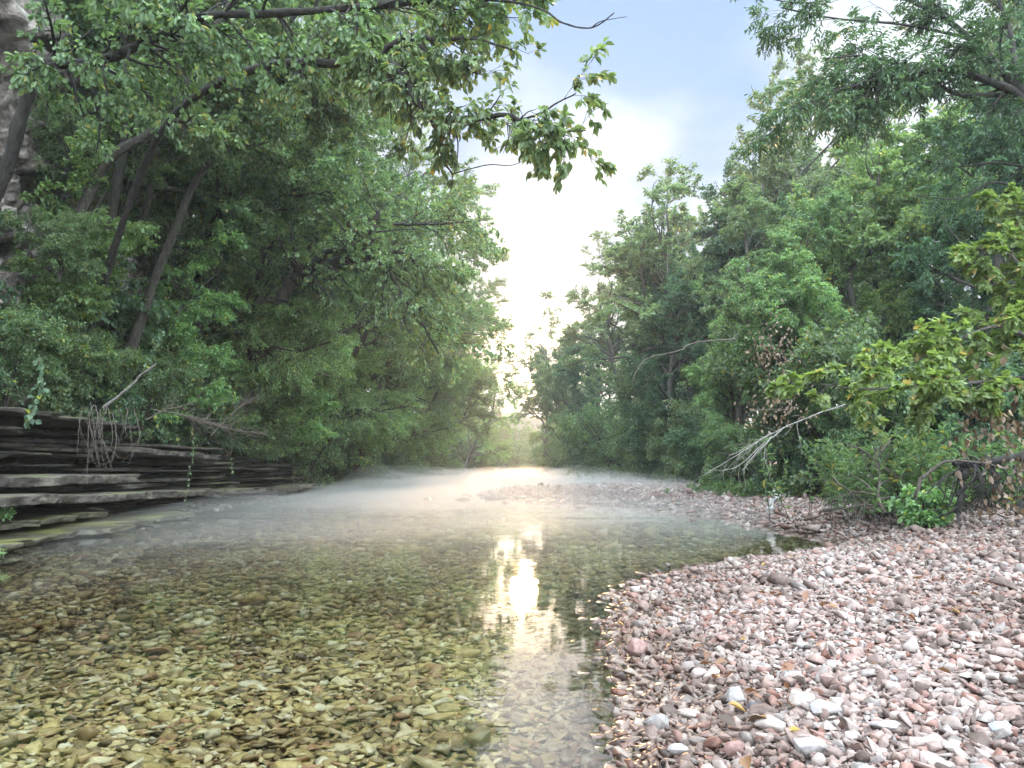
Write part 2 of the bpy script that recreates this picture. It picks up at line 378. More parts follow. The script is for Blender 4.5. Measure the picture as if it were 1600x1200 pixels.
def watermat():
    m, n, l, out = newmat('creek_water')
    tcd = N(n, 'ShaderNodeTexCoord')
    mp = N(n, 'ShaderNodeMapping'); mp.inputs['Scale'].default_value = (1.0, 1.5, 1); l.new(tcd.outputs['Object'], mp.inputs[0])
    n1 = N(n, 'ShaderNodeTexNoise'); n1.inputs['Scale'].default_value = 3.2; n1.inputs['Detail'].default_value = 3; n1.inputs['Roughness'].default_value = .5; n1.inputs['Distortion'].default_value = .6
    l.new(mp.outputs[0], n1.inputs['Vector'])
    n2 = N(n, 'ShaderNodeTexNoise'); n2.inputs['Scale'].default_value = 16; n2.inputs['Detail'].default_value = 2; l.new(mp.outputs[0], n2.inputs['Vector'])
    n3 = N(n, 'ShaderNodeTexNoise'); n3.inputs['Scale'].default_value = .45; n3.inputs['Detail'].default_value = 2; l.new(mp.outputs[0], n3.inputs['Vector'])
    amp = ramp(n, l, n3.outputs['Fac'], [(.38, (.25,)*3), (.62, (1,)*3)])
    h = mathn(n, l, 'ADD', mathn(n, l, 'MULTIPLY', mathn(n, l, 'MULTIPLY', n1.outputs['Fac'], amp), .024), mathn(n, l, 'MULTIPLY', mathn(n, l, 'MULTIPLY', n2.outputs['Fac'], amp), .0022))
    bp = N(n, 'ShaderNodeBump'); bp.inputs['Strength'].default_value = 1.0; bp.inputs['Distance'].default_value = .085; l.new(h, bp.inputs['Height'])
    fr = N(n, 'ShaderNodeFresnel'); fr.inputs['IOR'].default_value = 1.75; l.new(bp.outputs[0], fr.inputs['Normal'])
    g = N(n, 'ShaderNodeBsdfGlossy'); g.inputs['Roughness'].default_value = .012; g.inputs['Color'].default_value = (1, 1, 1, 1); l.new(bp.outputs[0], g.inputs['Normal'])
    t = N(n, 'ShaderNodeBsdfTransparent'); t.inputs[0].default_value = (.94, .94, .84, 1)
    mx = N(n, 'ShaderNodeMixShader'); l.new(fr.outputs[0], mx.inputs[0]); l.new(t.outputs[0], mx.inputs[1]); l.new(g.outputs[0], mx.inputs[2])
    l.new(mx.outputs[0], out.inputs[0])
    return m
M_WATER = watermat()

# ------------------------------------------------------------------ terrain
LANDR = [(.34, 2.06), (.46, 2.63), (.52, 3.49), (.58, 4.3), (.95, 5.6), (1.55, 6.35), (2.4, 7.1), (3.5, 8.2), (4.05, 9.0), (4.0, 10.1), (3.8, 13.2), (3.75, 16), (2.9, 17.7),
         (.95, 22.0), (-.9, 25.6), (-.6, 26.6), (1.4, 30), (3.0, 35), (5.6, 38), (6.0, 48), (5.2, 65), (4.6, 90), (7.5, 115), (15, 140), (40, 165), (200, 190),
         (200, -30), (-2, -30), (-1.2, -5), (-.1, 0)]
LB = np.array([(-5.8, -30), (-5.8, 0), (-6.4, 9.6), (-7.0, 18), (-7.3, 24), (-8.5, 40), (-8.8, 56), (-7.2, 85), (-3.5, 110), (3, 140), (16, 160), (40, 200), (200, 210)], float)
def sdist(x, y, poly, closed=True):
    poly = np.asarray(poly, float); d = np.full(x.shape, 1e9); ins = np.zeros(x.shape, bool)
    n = len(poly)
    for i in range(n if closed else n-1):
        ax, ay = poly[i]; bx, by = poly[(i+1) % n]
        vx, vy = bx-ax, by-ay; L = vx*vx+vy*vy
        t = np.clip(((x-ax)*vx+(y-ay)*vy)/L, 0, 1)
        d = np.minimum(d, np.hypot(x-ax-t*vx, y-ay-t*vy))
        if closed:
            with np.errstate(divide='ignore', invalid='ignore'):
                c = ((ay > y) != (by > y)) & (x < vx*(y-ay)/(vy if vy else 1e-9)+ax)
            ins ^= c
    return np.where(ins, d, -d) if closed else d
LANDL = [tuple(p) for p in LB] + [(200, 400), (-200, 400), (-200, -30)]
def vnoise(x, y, s, seed=0):
    r = np.random.default_rng(seed); g = r.random((64, 64))
    u, v = x/s, y/s; i, j = np.floor(u).astype(int), np.floor(v).astype(int); fu, fv = u-i, v-j
    fu = fu*fu*(3-2*fu); fv = fv*fv*(3-2*fv)
    i0, j0, i1, j1 = i % 64, j % 64, (i+1) % 64, (j+1) % 64
    return (g[i0, j0]*(1-fu)+g[i1, j0]*fu)*(1-fv)+(g[i0, j1]*(1-fu)+g[i1, j1]*fu)*fv
def fbm(x, y, s, seed, o=4):
    t = 0; a = 1
    for k in range(o): t = t+a*(vnoise(x, y, s/2**k, seed+k)-.5); a *= .52
    return t
def ledge_h(y):
    return np.interp(y, [0, 9, 11.5, 16, 24, 40, 60, 90], [2.1, 1.85, 1.45, 1.15, .95, .75, .5, .4])
def zg(x, y):
    x = np.asarray(x, float); y = np.asarray(y, float)
    sr = sdist(x, y, LANDR); slf = sdist(x, y, LANDL)
    z = -.34*(1-np.exp(-np.minimum(-np.maximum(sr, slf), 50).clip(0)/2.2)) - .012
    zr = np.interp(y, [10, 15], [.36, .22])*(1-np.exp(-sr.clip(0)/np.interp(y, [8, 11], [2.0, .7]))) + np.maximum(sr-7, 0)*.09 + (vnoise(x, y, 1.3, 1)-.5)*.07*np.clip(sr/1.5, 0, 1)
    zl = ledge_h(y)*np.clip((slf-.9)/.5, -.2, 1) + np.minimum(np.maximum(slf-1.5, 0)*np.interp(y, [0, 20, 45, 80], [1.3, 1.1, .7, .45]), 16)
    z = np.where(sr > 0, zr, z)
    z = np.where(slf > 0, np.minimum(zl, 99), z)
    return z + (vnoise(x, y, .35, 2)-.5)*.03
def z1(x, y): return float(zg(np.array([x]), np.array([y]))[0])
gx = np.concatenate((np.geomspace(900, 14, 26)*-1, np.arange(-13.5, 12, .16), np.geomspace(12, 900, 30)))
gy = np.concatenate((np.geomspace(600, 6, 12)*-1, np.arange(-5, 22, .16), np.arange(22, 60, .5), np.geomspace(60, 2500, 46)))
X, Y = np.meshgrid(gx, gy); Z = zg(X, Y)
far = np.clip((np.hypot(X, Y)-260)/400, 0, 1); Z = Z*(1-far)+far*3
idx = np.arange(X.size).reshape(X.shape)
fq = np.stack((idx[:-1, :-1], idx[:-1, 1:], idx[1:, 1:], idx[1:, :-1]), -1).reshape(-1, 4)
def groundmat():
    m, n, l, out = newmat('ground_gravel_and_soil')
    tcd = N(n, 'ShaderNodeTexCoord')
    vo = N(n, 'ShaderNodeTexVoronoi'); vo.inputs['Scale'].default_value = 22; l.new(tcd.outputs['Object'], vo.inputs['Vector'])
    g = ramp(n, l, N(n, 'ShaderNodeSeparateColor').outputs[0], [(0, (.15, .12, .105)), (.5, (.22, .18, .165)), (1, (.11, .088, .078))])
    sepc = [x for x in n if x.bl_idname == 'ShaderNodeSeparateColor'][0]; l.new(vo.outputs['Color'], sepc.inputs[0])
    n1 = N(n, 'ShaderNodeTexNoise'); n1.inputs['Scale'].default_value = 3; n1.inputs['Detail'].default_value = 8; l.new(tcd.outputs['Object'], n1.inputs['Vector'])
    soil = ramp(n, l, n1.outputs['Fac'], [(.35, (.025, .02, .014)), (.65, (.075, .06, .04))])
    at = N(n, 'ShaderNodeAttribute', attribute_name='soil')
    bed = ramp(n, l, n1.outputs['Fac'], [(.35, (.12, .10, .05)), (.65, (.24, .21, .12))])
    at2 = N(n, 'ShaderNodeAttribute', attribute_name='bed')
    c = mixrgb(n, l, at.outputs['Fac'], g, soil); c = mixrgb(n, l, at2.outputs['Fac'], c, bed)
    p = N(n, 'ShaderNodeBsdfPrincipled'); p.inputs['Roughness'].default_value = .9; l.new(c, p.inputs['Base Color'])
    bp = N(n, 'ShaderNodeBump'); bp.inputs['Distance'].default_value = .03; l.new(vo.outputs['Distance'], bp.inputs['Height']); l.new(bp.outputs[0], p.inputs['Normal'])
    l.new(p.outputs[0], out.inputs[0]); return m
ground = build('ground', np.stack((X, Y, Z), -1).reshape(-1, 3), [fq], groundmat(), smooth=True)
tag(ground, kind='structure')
sr_ = sdist(X, Y, LANDR); sl_ = sdist(X, Y, LANDL)
TREEX = np.interp(Y, [-30, 6, 8.5, 11, 16, 20, 28, 36, 48], [8, 7.2, 6.6, 5.9, 5.7, 5.8, 6.2, 6.4, 6.6])
soil = np.clip(np.maximum(np.clip((X-TREEX)/.7, 0, 1)*(sr_ > 0), (sl_ > 0)*1.0), 0, 1)
a = ground.data.attributes.new('soil', 'FLOAT', 'POINT'); a.data.foreach_set('value', soil.ravel().astype(np.float32))
bedm = np.clip(-np.maximum(sr_, sl_)/.15, 0, 1)
a = ground.data.attributes.new('bed', 'FLOAT', 'POINT'); a.data.foreach_set('value', bedm.ravel().astype(np.float32))

wv = np.array([(-40, -20, 0), (60, -20, 0), (60, 230, 0), (-40, 230, 0)], float)
water = build('water', wv, [np.array([[0, 1, 2, 3]])], M_WATER); tag(water, kind='structure')

# ------------------------------------------------------------------ gravel and creek-bed stones
def rock_template(rng, npts, sub=0, flat=1.0, smooth=.0):
    pts = nrm(rng.normal(size=(npts, 3)))*rng.uniform(.62, 1.0, size=(npts, 1))
    bm = bmesh.new()
    for p in pts: bm.verts.new(p)
    r = bmesh.ops.convex_hull(bm, input=bm.verts)
    loose = [v for v in bm.verts if not v.link_faces]
    bmesh.ops.delete(bm, geom=loose, context='VERTS')
    if sub:
        bmesh.ops.bevel(bm, geom=list(bm.edges), offset=.045, segments=1, affect='EDGES')
    bmesh.ops.triangulate(bm, faces=bm.faces)
    bm.verts.ensure_lookup_table()
    V = np.array([v.co[:] for v in bm.verts]); Fc = np.array([[v.index for v in f.verts] for f in bm.faces])
    bm.free()
    V = V/np.abs(V).max(0)
    return V, Fc
def rotmats(n, rng, tilt=.3):
    a = rng.uniform(0, 2*np.pi, n); b = rng.normal(size=n)*tilt; c = rng.normal(size=n)*tilt
    ca, sa, cb, sb, cc, sc_ = np.cos(a), np.sin(a), np.cos(b), np.sin(b), np.cos(c), np.sin(c)
    z = np.zeros(n); o = np.ones(n)
    Rz = np.stack((ca, -sa, z, sa, ca, z, z, z, o), -1).reshape(n, 3, 3)
    Rx = np.stack((o, z, z, z, cb, -sb, z, sb, cb), -1).reshape(n, 3, 3)
    Ry = np.stack((cc, z, sc_, z, o, z, -sc_, z, cc), -1).reshape(n, 3, 3)
    return Ry @ Rx @ Rz
def scatter_stones(acc, xs, ys, size, rng, temps, flat=(.35, .7), tilt=.3, sink=.3):
    n = len(xs); zs = zg(xs, ys)
    S = np.stack((size*rng.uniform(.75, 1.3, n), size*rng.uniform(.55, 1.0, n), size*rng.uniform(*flat, n)), -1)*.5
    R = rotmats(n, rng, tilt); ti = rng.integers(len(temps), size=n)
    for k, (TV, TF) in enumerate(temps):
        s = np.where(ti == k)[0]
        if not len(s): continue
        V = np.einsum('nij,nvj->nvi', R[s], TV[None]*S[s][:, None, :])
        V += np.stack((xs[s], ys[s], zs[s]+S[s][:, 2]*(1-sink)+rng.uniform(0, .35, len(s))*size[s]*.5), -1)[:, None, :]
        Fo = (TF[None]+(np.arange(len(s))*len(TV))[:, None, None]).reshape(-1, 3)
        acc.add(V, [Fo])
def jgrid(x0, x1, y0, y1, sp_, rng):
    a, b = np.meshgrid(np.arange(x0, x1, sp_), np.arange(y0, y1, sp_)); a = a.ravel(); b = b.ravel()
    return a+rng.uniform(-.6, .6, a.size)*sp_, b+rng.uniform(-.6, .6, a.size)*sp_
def in_view(x, y, m=.08): return (np.abs(x) < y*(.6667+m)+.35) & (y > 1.35)
rng = np.random.default_rng(11)
T_near = [rock_template(rng, 10, 1) for _ in range(16)]
T_mid = [rock_template(rng, 11) for _ in range(14)]
T_far = [rock_template(rng, 7) for _ in range(8)]
def zone(acc, x0, x1, y0, y1, sp_, size, temps, water_side, sig=.35, outer=False, **kw):
    xs, ys = jgrid(x0, x1, y0, y1, sp_, rng)
    k = (~in_view(xs, ys, .06)) & (np.abs(xs) < ys.clip(0)*1.5+4.5) if outer else in_view(xs, ys)
    xs, ys = xs[k], ys[k]
    sr = sdist(xs, ys, LANDR); slf = sdist(xs, ys, LANDL)
    if water_side: k = (sr < .02) & (slf < .6)
    else:
        tx = np.interp(ys, [-30, 6, 8.5, 11, 16, 20, 28, 36, 48], [8, 7.2, 6.6, 5.9, 5.7, 5.8, 6.2, 6.4, 6.6])
        k = (sr > -.12) & (xs < tx+.9+rng.random(len(xs))*.6)
    xs, ys = xs[k], ys[k]
    sz = size*np.exp(rng.normal(size=len(xs))*sig)
    scatter_stones(acc, xs, ys, sz, rng, temps, **kw)
g = Acc()
zone(g, 0, 4.5, 1.35, 4.3, .0175, .029, T_near, False, tilt=.45)
zone(g, 0, 4, 1.35, 3.6, .10, .043, T_near, False, tilt=.35, sig=.25, sink=.0)
zone(g, 0, 8, 4.2, 8, .027, .037, T_mid, False, tilt=.4)
zone(g, 0, 9, 8, 13, .048, .057, T_mid, False, tilt=.4)
zone(g, 0, 9, 13, 21, .065, .075, T_far, False, tilt=.4)
zone(g, -3, 9, 21, 40, .10, .11, T_far, False, tilt=.4)
zone(g, -1, 9, -2.5, 9, .052, .062, T_far, False, tilt=.4, outer=True)
gravel = g.build('gravel', M_GRAVEL); tag(gravel, 'pale pink and grey river gravel forming the bar on the right', 'gravel', kind='stuff')
g = Acc()
zone(g, -5, 1.2, 1.35, 4.5, .026, .042, T_near, True, flat=(.22, .45), tilt=.16, sink=.2)
zone(g, -5, 1.2, 1.35, 4.0, .14, .062, T_near, True, flat=(.2, .3), tilt=.1, sig=.25, sink=.0)
zone(g, -8, 4, 4.5, 10, .040, .058, T_mid, True, flat=(.25, .5), tilt=.14, sink=.2)
zone(g, -9, 5, 10, 26, .13, .17, T_far, True, flat=(.2, .4), tilt=.12, sink=.2)
zone(g, -8, 1, -2.5, 9, .085, .11, T_far, True, flat=(.2, .4), tilt=.12, sink=.2, outer=True)
bed = g.build('creek_bed_stones', M_BED); tag(bed, 'flat olive and tan stones under the clear shallow water', 'stones', kind='stuff')

# ------------------------------------------------------------------ left bluff and stratified ledge
def lbx(y): return np.interp(y, LB[:, 1], LB[:, 0])
uy = np.arange(2, 27, .055); vz = np.arange(.8, 15, .055)
U, Vv = np.meshgrid(uy, vz)
def worley(x, y, s, seed):
    u, v = x/s, y/s; i, j = np.floor(u).astype(int), np.floor(v).astype(int); g_ = np.random.default_rng(seed).random((64, 64, 3)); d1 = np.full(x.shape, 9.); h1 = np.zeros(x.shape)
    for a_ in (-1, 0, 1):
        for b_ in (-1, 0, 1):
            q_ = g_[(i+a_) % 64, (j+b_) % 64]; d_ = np.hypot(i+a_+q_[..., 0]-u, j+b_+q_[..., 1]-v); m_ = d_ < d1; d1 = np.where(m_, d_, d1); h1 = np.where(m_, q_[..., 2], h1)
    return d1, h1
wx, wy = U+fbm(U, Vv, .7, 60, 4)*.9, Vv*1.3+fbm(U, Vv, .7, 61, 4)*.9
wd, wh = worley(wx, wy, 1.1, 3); wd2, wh2 = worley(wx, wy, .38, 4)
XB = -7.7 - np.maximum(U-12, 0)*.22 - (Vv-2)*.10 + fbm(U, Vv, 2.6, 20, 2)*.9 + (wh-.5)*.75 + (wh2-.5)*.30 - np.clip(wd2-.45, 0, 1)*.35 + fbm(U, Vv, .4, 33, 4)*.35
YB = U + fbm(U, Vv, .5, 40, 2)*.25
i2 = np.arange(U.size).reshape(U.shape)
bluff = build('bluff_face', np.stack((XB, YB, Vv), -1).reshape(-1, 3), [np.stack((i2[:-1, :-1], i2[:-1, 1:], i2[1:, 1:], i2[1:, :-1]), -1).reshape(-1, 4)], M_BLUFF)
tag(bluff, kind='structure')

def slab(acc, y0, y1, z0, th, xf, depth, rng, jag=.12, step=.09, dip=0.0):
    """a rock layer along the left bank; xf(y) gives its front edge"""
    ys = np.arange(y0, y1, step); n = len(ys)
    seed = int(rng.integers(1000))
    endt = np.minimum(np.minimum(ys-y0, y1-ys)/.6, 1)**.5
    front = xf(ys) + fbm(ys, ys*0+seed, 1.1, seed, 4)*jag*2.2 - (1-endt)*.5
    dz = fbm(ys, ys*0, 1.5, seed+3, 3)*th*.5 - (ys-y0)*dip
    prof = [(-depth, 0), (-.05, .0), (-.012, .12), (-.02, .5), (0, .86), (-.018, 1.0), (-.25, 1.03), (-.6, 1.0), (-depth, 1.0)]
    cuts = np.cumsum(rng.uniform(.08, .8, size=200)*(1+max(y0-18, 0)*.08))+y0; cb = np.searchsorted(cuts, ys); front = front + rng.normal(size=220)[cb]*jag*.85 + rng.normal(size=n)*.012
    V = []
    for (dx, fz) in prof:
        jj = fbm(ys, ys*0+fz*3, .30, seed+9, 4)*.09
        V.append(np.stack((front+dx+(jj if dx > -depth else 0), ys, z0+dz+fz*th+(jj*.15)), -1))
    V = np.stack(V, 1)
    ii = np.arange(n*len(prof)).reshape(n, -1)
    f = np.stack((ii[:-1, :-1], ii[:-1, 1:], ii[1:, 1:], ii[1:, :-1]), -1).reshape(-1, 4)
    acc.add(V, [f, ii[0][::-1][None, :], ii[-1][None, :]])
rng = np.random.default_rng(5)
g = Acc()
for layer in range(30):
    fz = layer/30
    y = 3.0
    while y < 75:
        L = rng.uniform(1.2, 5)*(1+y/25)
        H = float(ledge_h(y+L/2))+.25
        th = H/30*rng.uniform(.5, 1.35)
        prot = rng.choice([-.42, -.25, -.1, .05, .18], p=[.25, .25, .2, .2, .1])*1.3 - fz*.5 + (.25 if fz > .9 else 0)
        if rng.random() > (.22 if y < 40 else 0): slab(g, y, y+L, -.1+fz*H, th, lambda t, p=prot: lbx(t)+p, 1.6+.3, rng, jag=.16, step=.08 if y < 20 else .25)
        y += L*rng.uniform(.9, 1.0)
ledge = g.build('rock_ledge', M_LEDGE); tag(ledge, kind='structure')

def shelf(z0, th, dpt, label, mat=None, prot=0.0, seed=1, y0=None, y1=None, dip=0.0):
    r = np.random.default_rng(seed); g = Acc()
    slab(g, y0, y1, z0, th, lambda t: lbx(t)+prot, dpt, r, jag=.12, step=.04, dip=dip)
    o = g.build('rock_shelf', mat or M_SHELF); tag(o, label, 'rock shelf', 'limestone shelves along the left bank'); return o
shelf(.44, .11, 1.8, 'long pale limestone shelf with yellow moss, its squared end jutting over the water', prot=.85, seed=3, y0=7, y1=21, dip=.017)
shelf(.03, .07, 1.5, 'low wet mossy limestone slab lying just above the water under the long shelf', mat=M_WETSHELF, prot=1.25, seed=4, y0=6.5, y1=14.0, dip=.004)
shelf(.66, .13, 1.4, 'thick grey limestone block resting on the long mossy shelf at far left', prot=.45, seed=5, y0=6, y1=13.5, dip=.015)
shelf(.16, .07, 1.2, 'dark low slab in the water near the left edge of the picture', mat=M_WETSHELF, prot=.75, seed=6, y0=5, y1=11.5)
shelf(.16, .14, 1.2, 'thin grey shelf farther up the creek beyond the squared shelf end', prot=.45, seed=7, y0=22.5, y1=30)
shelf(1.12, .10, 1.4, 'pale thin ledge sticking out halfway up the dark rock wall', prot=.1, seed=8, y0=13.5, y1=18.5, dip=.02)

# ------------------------------------------------------------------ tree builder
def make_tree(name, seed, mains, n1=16, n2=90, n3=500, nleaf=40000, l1=(2.5, 4), l2=(1.2, 2.2), l3=(.5, 1.0), leaf='diamond', lsize=(.08, .12), aspect=.6,
              lmat='mid', bark='brown', bias=None, biasw=.0, t1=.3, up1=.25, droop=.06, tp=1.0, loc=(0, 0, 0), S=8, ang1=(.7, 1.3), lt1=.5, flat=.3, extra=None, nn=.55, down=.25,
              compound=False, wt=.5, twigs=True, zmin=None):
    """mains: list of (points, r0, r1) in local space. Returns the Empty root with trunk and crown."""
    r = np.random.default_rng(seed)
    root = empty(name, loc)
    wood = Acc(); K = 16
    MP = np.stack([catmull(m[0], K) for m in mains]); MR = np.stack([np.linspace(m[1], m[2], K)*(1+np.exp(-np.arange(K)*1.6)*.45) for m in mains])
    for i, m in enumerate(mains):
        amp = m[1]*.35
        MP[i, 1:] += (r.normal(size=(K-1, 3))*amp).cumsum(0)*.12
    KK_ = 60; MPd = np.stack([catmull(p_, KK_) for p_ in MP]); MRd = np.stack([np.interp(np.linspace(0, 1, KK_), np.linspace(0, 1, K), r_) for r_ in MR])
    tubes(wood, MPd, MRd, S+4, .06)
    Q1, R1 = spawn(MP, MR, n1, r, t0=t1, ang=ang1, L=l1, K=9, up=up1, droop=droop*.5, wig=.13, rr=.55, bias=bias, biasw=biasw, tpow=tp, lt=lt1)
    tubes(wood, Q1, R1, 6)
    Q2, R2 = spawn(np.concatenate([Q1]), R1, n2, r, t0=.2, ang=(.5, 1.1), L=l2, K=7, up=.12, droop=droop, wig=.16, rr=.6, flat=flat, bias=bias, biasw=biasw*.3)
    tubes(wood, Q2, R2, 4)
    Q3, R3 = spawn(Q2, R2, n3, r, t0=.1, ang=(.4, 1.1), L=l3, K=5, up=.05, droop=droop*1.6, wig=.15, rr=.6, flat=flat)
    if twigs: tubes(wood, Q3, R3, 3)
    tr = wood.build('trunk', BK[bark], root, smooth=True)
    lf = Acc()
    if compound:
        nq = nleaf
        Q4, _ = spawn(np.concatenate([Q3]), R3, nq, r, t0=.1, ang=(.6, 1.2), L=(.22, .34), K=5, up=.05, droop=.10, wig=.05, flat=.6)
        pinnate(lf, Q4, r, size=lsize, aspect=aspect)
    else:
        ps, ts = leaf_sites([Q3, Q2[:, 2:]], nleaf, r)
        ps = ps + r.normal(size=ps.shape)*np.array([.05, .05, .03])
        if zmin is not None: kk = ps[:, 2] > zmin+.5*fbm(ps[:, 0], ps[:, 1], 1.5, 3); ps, ts = ps[kk], ts[kk]
        leaves(lf, ps, ts, r, size=lsize, aspect=aspect, kind=leaf, nn=nn, down=down, wt=wt)
    lf.build('crown', LM[lmat], root)
    return root
def trunkpath(h, lean=(0, 0), bend=.3, seed=0, n=6):
    r = np.random.default_rng(seed); t = np.linspace(0, 1, n)
    x = lean[0]*t**1.3*h + np.concatenate(([0], r.normal(size=n-1)*bend)); y = lean[1]*t**1.3*h + np.concatenate(([0], r.normal(size=n-1)*bend))
    return np.stack((x, y, t*h-.3), -1)

# prototypes ---------------------------------------------------------------
PT = {}
def proto(key, *a, **k):
    PT[key] = [make_tree(*a, **k), False]
def put(key, x, y, rz, sc, label, group=None, dz=0, cat='tree', tilt=(0, 0)):
    z = z1(x, y)+dz
    o, used = PT[key]
    if not used:
        PT[key][1] = True
        o.location = (x, y, z); o.rotation_euler = (tilt[0], tilt[1], rz); o.scale = (sc,)*3 if not isinstance(sc, tuple) else sc
    else: o = dup(o, (x, y, z), rz, sc, label, None, tilt)
    tag(o, label, cat, group)
    if not group and 'group' in o: del o['group']
    return o
# overhanging bank trees of the left side (lean towards +x)
proto('la', 'broadleaf_tree', 101, [(trunkpath(11, (.28, -.05), .25, 1), .22, .05)], n1=22, n2=150, n3=1100, nleaf=62000, l1=(3.5, 5.5), l2=(1.4, 2.6), l3=(.5, 1.1), bias=(1, -.2, .15), biasw=.35, t1=.2, zmin=1.9, lmat='mid', droop=.05, flat=.6, lsize=(.08, .125), tp=.9)
proto('lb', 'broadleaf_tree', 102, [(trunkpath(12, (.22, 0), .35, 2), .24, .05), (trunkpath(8, (.45, -.1), .25, 3), .15, .04)], n1=26, n2=160, n3=1200, nleaf=65000, l1=(3, 5), l2=(1.4, 2.4), l3=(.5, 1.0), bias=(1, 0, .15), biasw=.35, t1=.18, zmin=1.8, lmat='oak', droop=.05, flat=.6, lsize=(.075, .11))
proto('lc', 'fine_leaved_tree', 103, [(trunkpath(9, (.35, -.1), .3, 4), .18, .04)], n1=20, n2=150, n3=1200, nleaf=70000, l1=(3, 4.6), l2=(1.2, 2.2), l3=(.4, .9), bias=(1, 0, 0), biasw=.35, t1=.15, zmin=1.2, lmat='light', droop=.08, flat=.5, lsize=(.06, .09), aspect=.5)
proto('ld', 'understory_tree', 104, [(trunkpath(7, (.30, -.1), .2, 14), .09, .02), (trunkpath(5.5, (.1, -.35), .2, 15), .07, .02)], n1=26, n2=150, n3=800, nleaf=17000, l1=(1.8, 3.0), l2=(.8, 1.5), l3=(.3, .7), bias=(1, -.5, .1), biasw=.3, t1=.15, lmat='light', droop=.04, flat=.85, lsize=(.10, .155), leaf='oval', aspect=.6, nn=.3)
# upright trees of the right side
proto('ra', 'broadleaf_tree', 111, [(trunkpath(12, (-.05, 0), .3, 5), .20, .04)], n1=26, n2=160, n3=1200, nleaf=65000, l1=(2.2, 3.6), l2=(1.0, 1.9), l3=(.4, .9), t1=.15, lmat='deep', up1=.45, lt1=.2, lsize=(.08, .12))
proto('rb', 'broadleaf_tree', 112, [(trunkpath(11, (0, 0), .3, 6), .17, .04), (trunkpath(8, (-.22, 0), .2, 7), .11, .03)], n1=24, n2=150, n3=1100, nleaf=60000, l1=(1.8, 3.0), l2=(.9, 1.7), l3=(.4, .8), t1=.2, lmat='mid', up1=.6, lt1=.15, lsize=(.08, .12))
proto('rc', 'spreading_tree', 113, [(trunkpath(12.3, (0, 0), .4, 8), .24, .05)], n1=26, n2=130, n3=900, nleaf=45000, l1=(2.6, 4.4), l2=(1.1, 2.0), l3=(.4, .9), t1=.35, lmat='olive', up1=.35, lsize=(.09, .13), lt1=.05)
proto('rd', 'yellow_green_tree', 114, [(trunkpath(9, (0, 0), .3, 9), .13, .03)], n1=20, n2=130, n3=900, nleaf=42000, l1=(1.6, 2.8), l2=(.8, 1.5), l3=(.4, .8), t1=.3, lmat='light', up1=.5, lt1=.15, lsize=(.09, .13))
# distant, larger-leaved
proto('fa', 'broadleaf_tree', 121, [(trunkpath(13, (0, 0), .4, 10), .26, .05)], n1=24, n2=120, n3=500, nleaf=22000, l1=(3, 5), l2=(1.6, 2.6), l3=(.7, 1.3), t1=.12, lmat='mid', up1=.35, lsize=(.16, .24), twigs=False)
proto('fb', 'broadleaf_tree', 122, [(trunkpath(15, (0, 0), .5, 12), .28, .05)], n1=22, n2=110, n3=500, nleaf=20000, l1=(2.6, 4.2), l2=(1.6, 2.6), l3=(.7, 1.3), t1=.25, lmat='olive', up1=.55, lsize=(.16, .24), twigs=False)
# shrubs
def stems(n, h, spread, seed):
    r = np.random.default_rng(seed); out = []
    for i in range(n):
        a = r.uniform(0, 6.28); s = spread*r.uniform(.4, 1)
        out.append((np.array([(0, 0, -.1), (math.cos(a)*s*.3, math.sin(a)*s*.3, h*.45), (math.cos(a)*s, math.sin(a)*s, h*r.uniform(.8, 1))]), .03, .008))
    return out
proto('sa', 'leafy_shrub', 131, stems(9, 1.9, 1.0, 1), n1=40, n2=150, n3=500, nleaf=15000, l1=(.6, 1.2), l2=(.4, .8), l3=(.2, .45), t1=.15, lmat='blue', lsize=(.07, .12), leaf='oval', aspect=.6, flat=.7, S=5, nn=.35)
proto('sb', 'leafy_shrub', 132, stems(10, 2.2, 1.3, 2), n1=45, n2=170, n3=600, nleaf=20000, l1=(.7, 1.4), l2=(.4, .9), l3=(.2, .45), t1=.1, lmat='mid', lsize=(.055, .085), leaf='diamond', flat=.4, S=5, droop=.15)
proto('sc', 'leafy_shrub', 133, stems(8, 1.5, .8, 3), n1=30, n2=120, n3=420, nleaf=16000, l1=(.5, 1.0), l2=(.3, .7), l3=(.2, .4), t1=.1, lmat='deep', lsize=(.05, .08), leaf='diamond', flat=.3, S=5)

R = math.radians
# ---- left side placements: (key, x, y, rot deg, scale, label)
rr = random.Random(3)
left = [
 ('lb', -9.4, 16.5, -10, .85), ('la', -9.0, 19.5, 12, (1.1, 1, 1)), ('lc', -9.0, 22.5, -6, (1.1, .95, 1.2)), ('lb', -9.2, 25.5, 8, (1.05, 1.1, 1.35)), ('la', -9.3, 29.5, -14, (1.35, 1.15, 1.4)),
 ('lc', -9.3, 33, 5, (1.3, 1.05, 1.1)), ('lb', -8.6, 38, -8, (1.4, 1.2, 1.38)), ('la', -8.8, 44, 10, (1.42, 1.25, 1.35)), ('lc', -9.0, 49, 0, (1.4, 1.3, 1.4)), ('lb', -8.9, 57, 6, (1.5, 1.3, 1.3)), ('la', -8.4, 67, -10, (1.5, 1.4, 1.3)), ('lb', -7.8, 80, 4, 1.4), ('lc', -5.8, 97, 0, 1.4)]
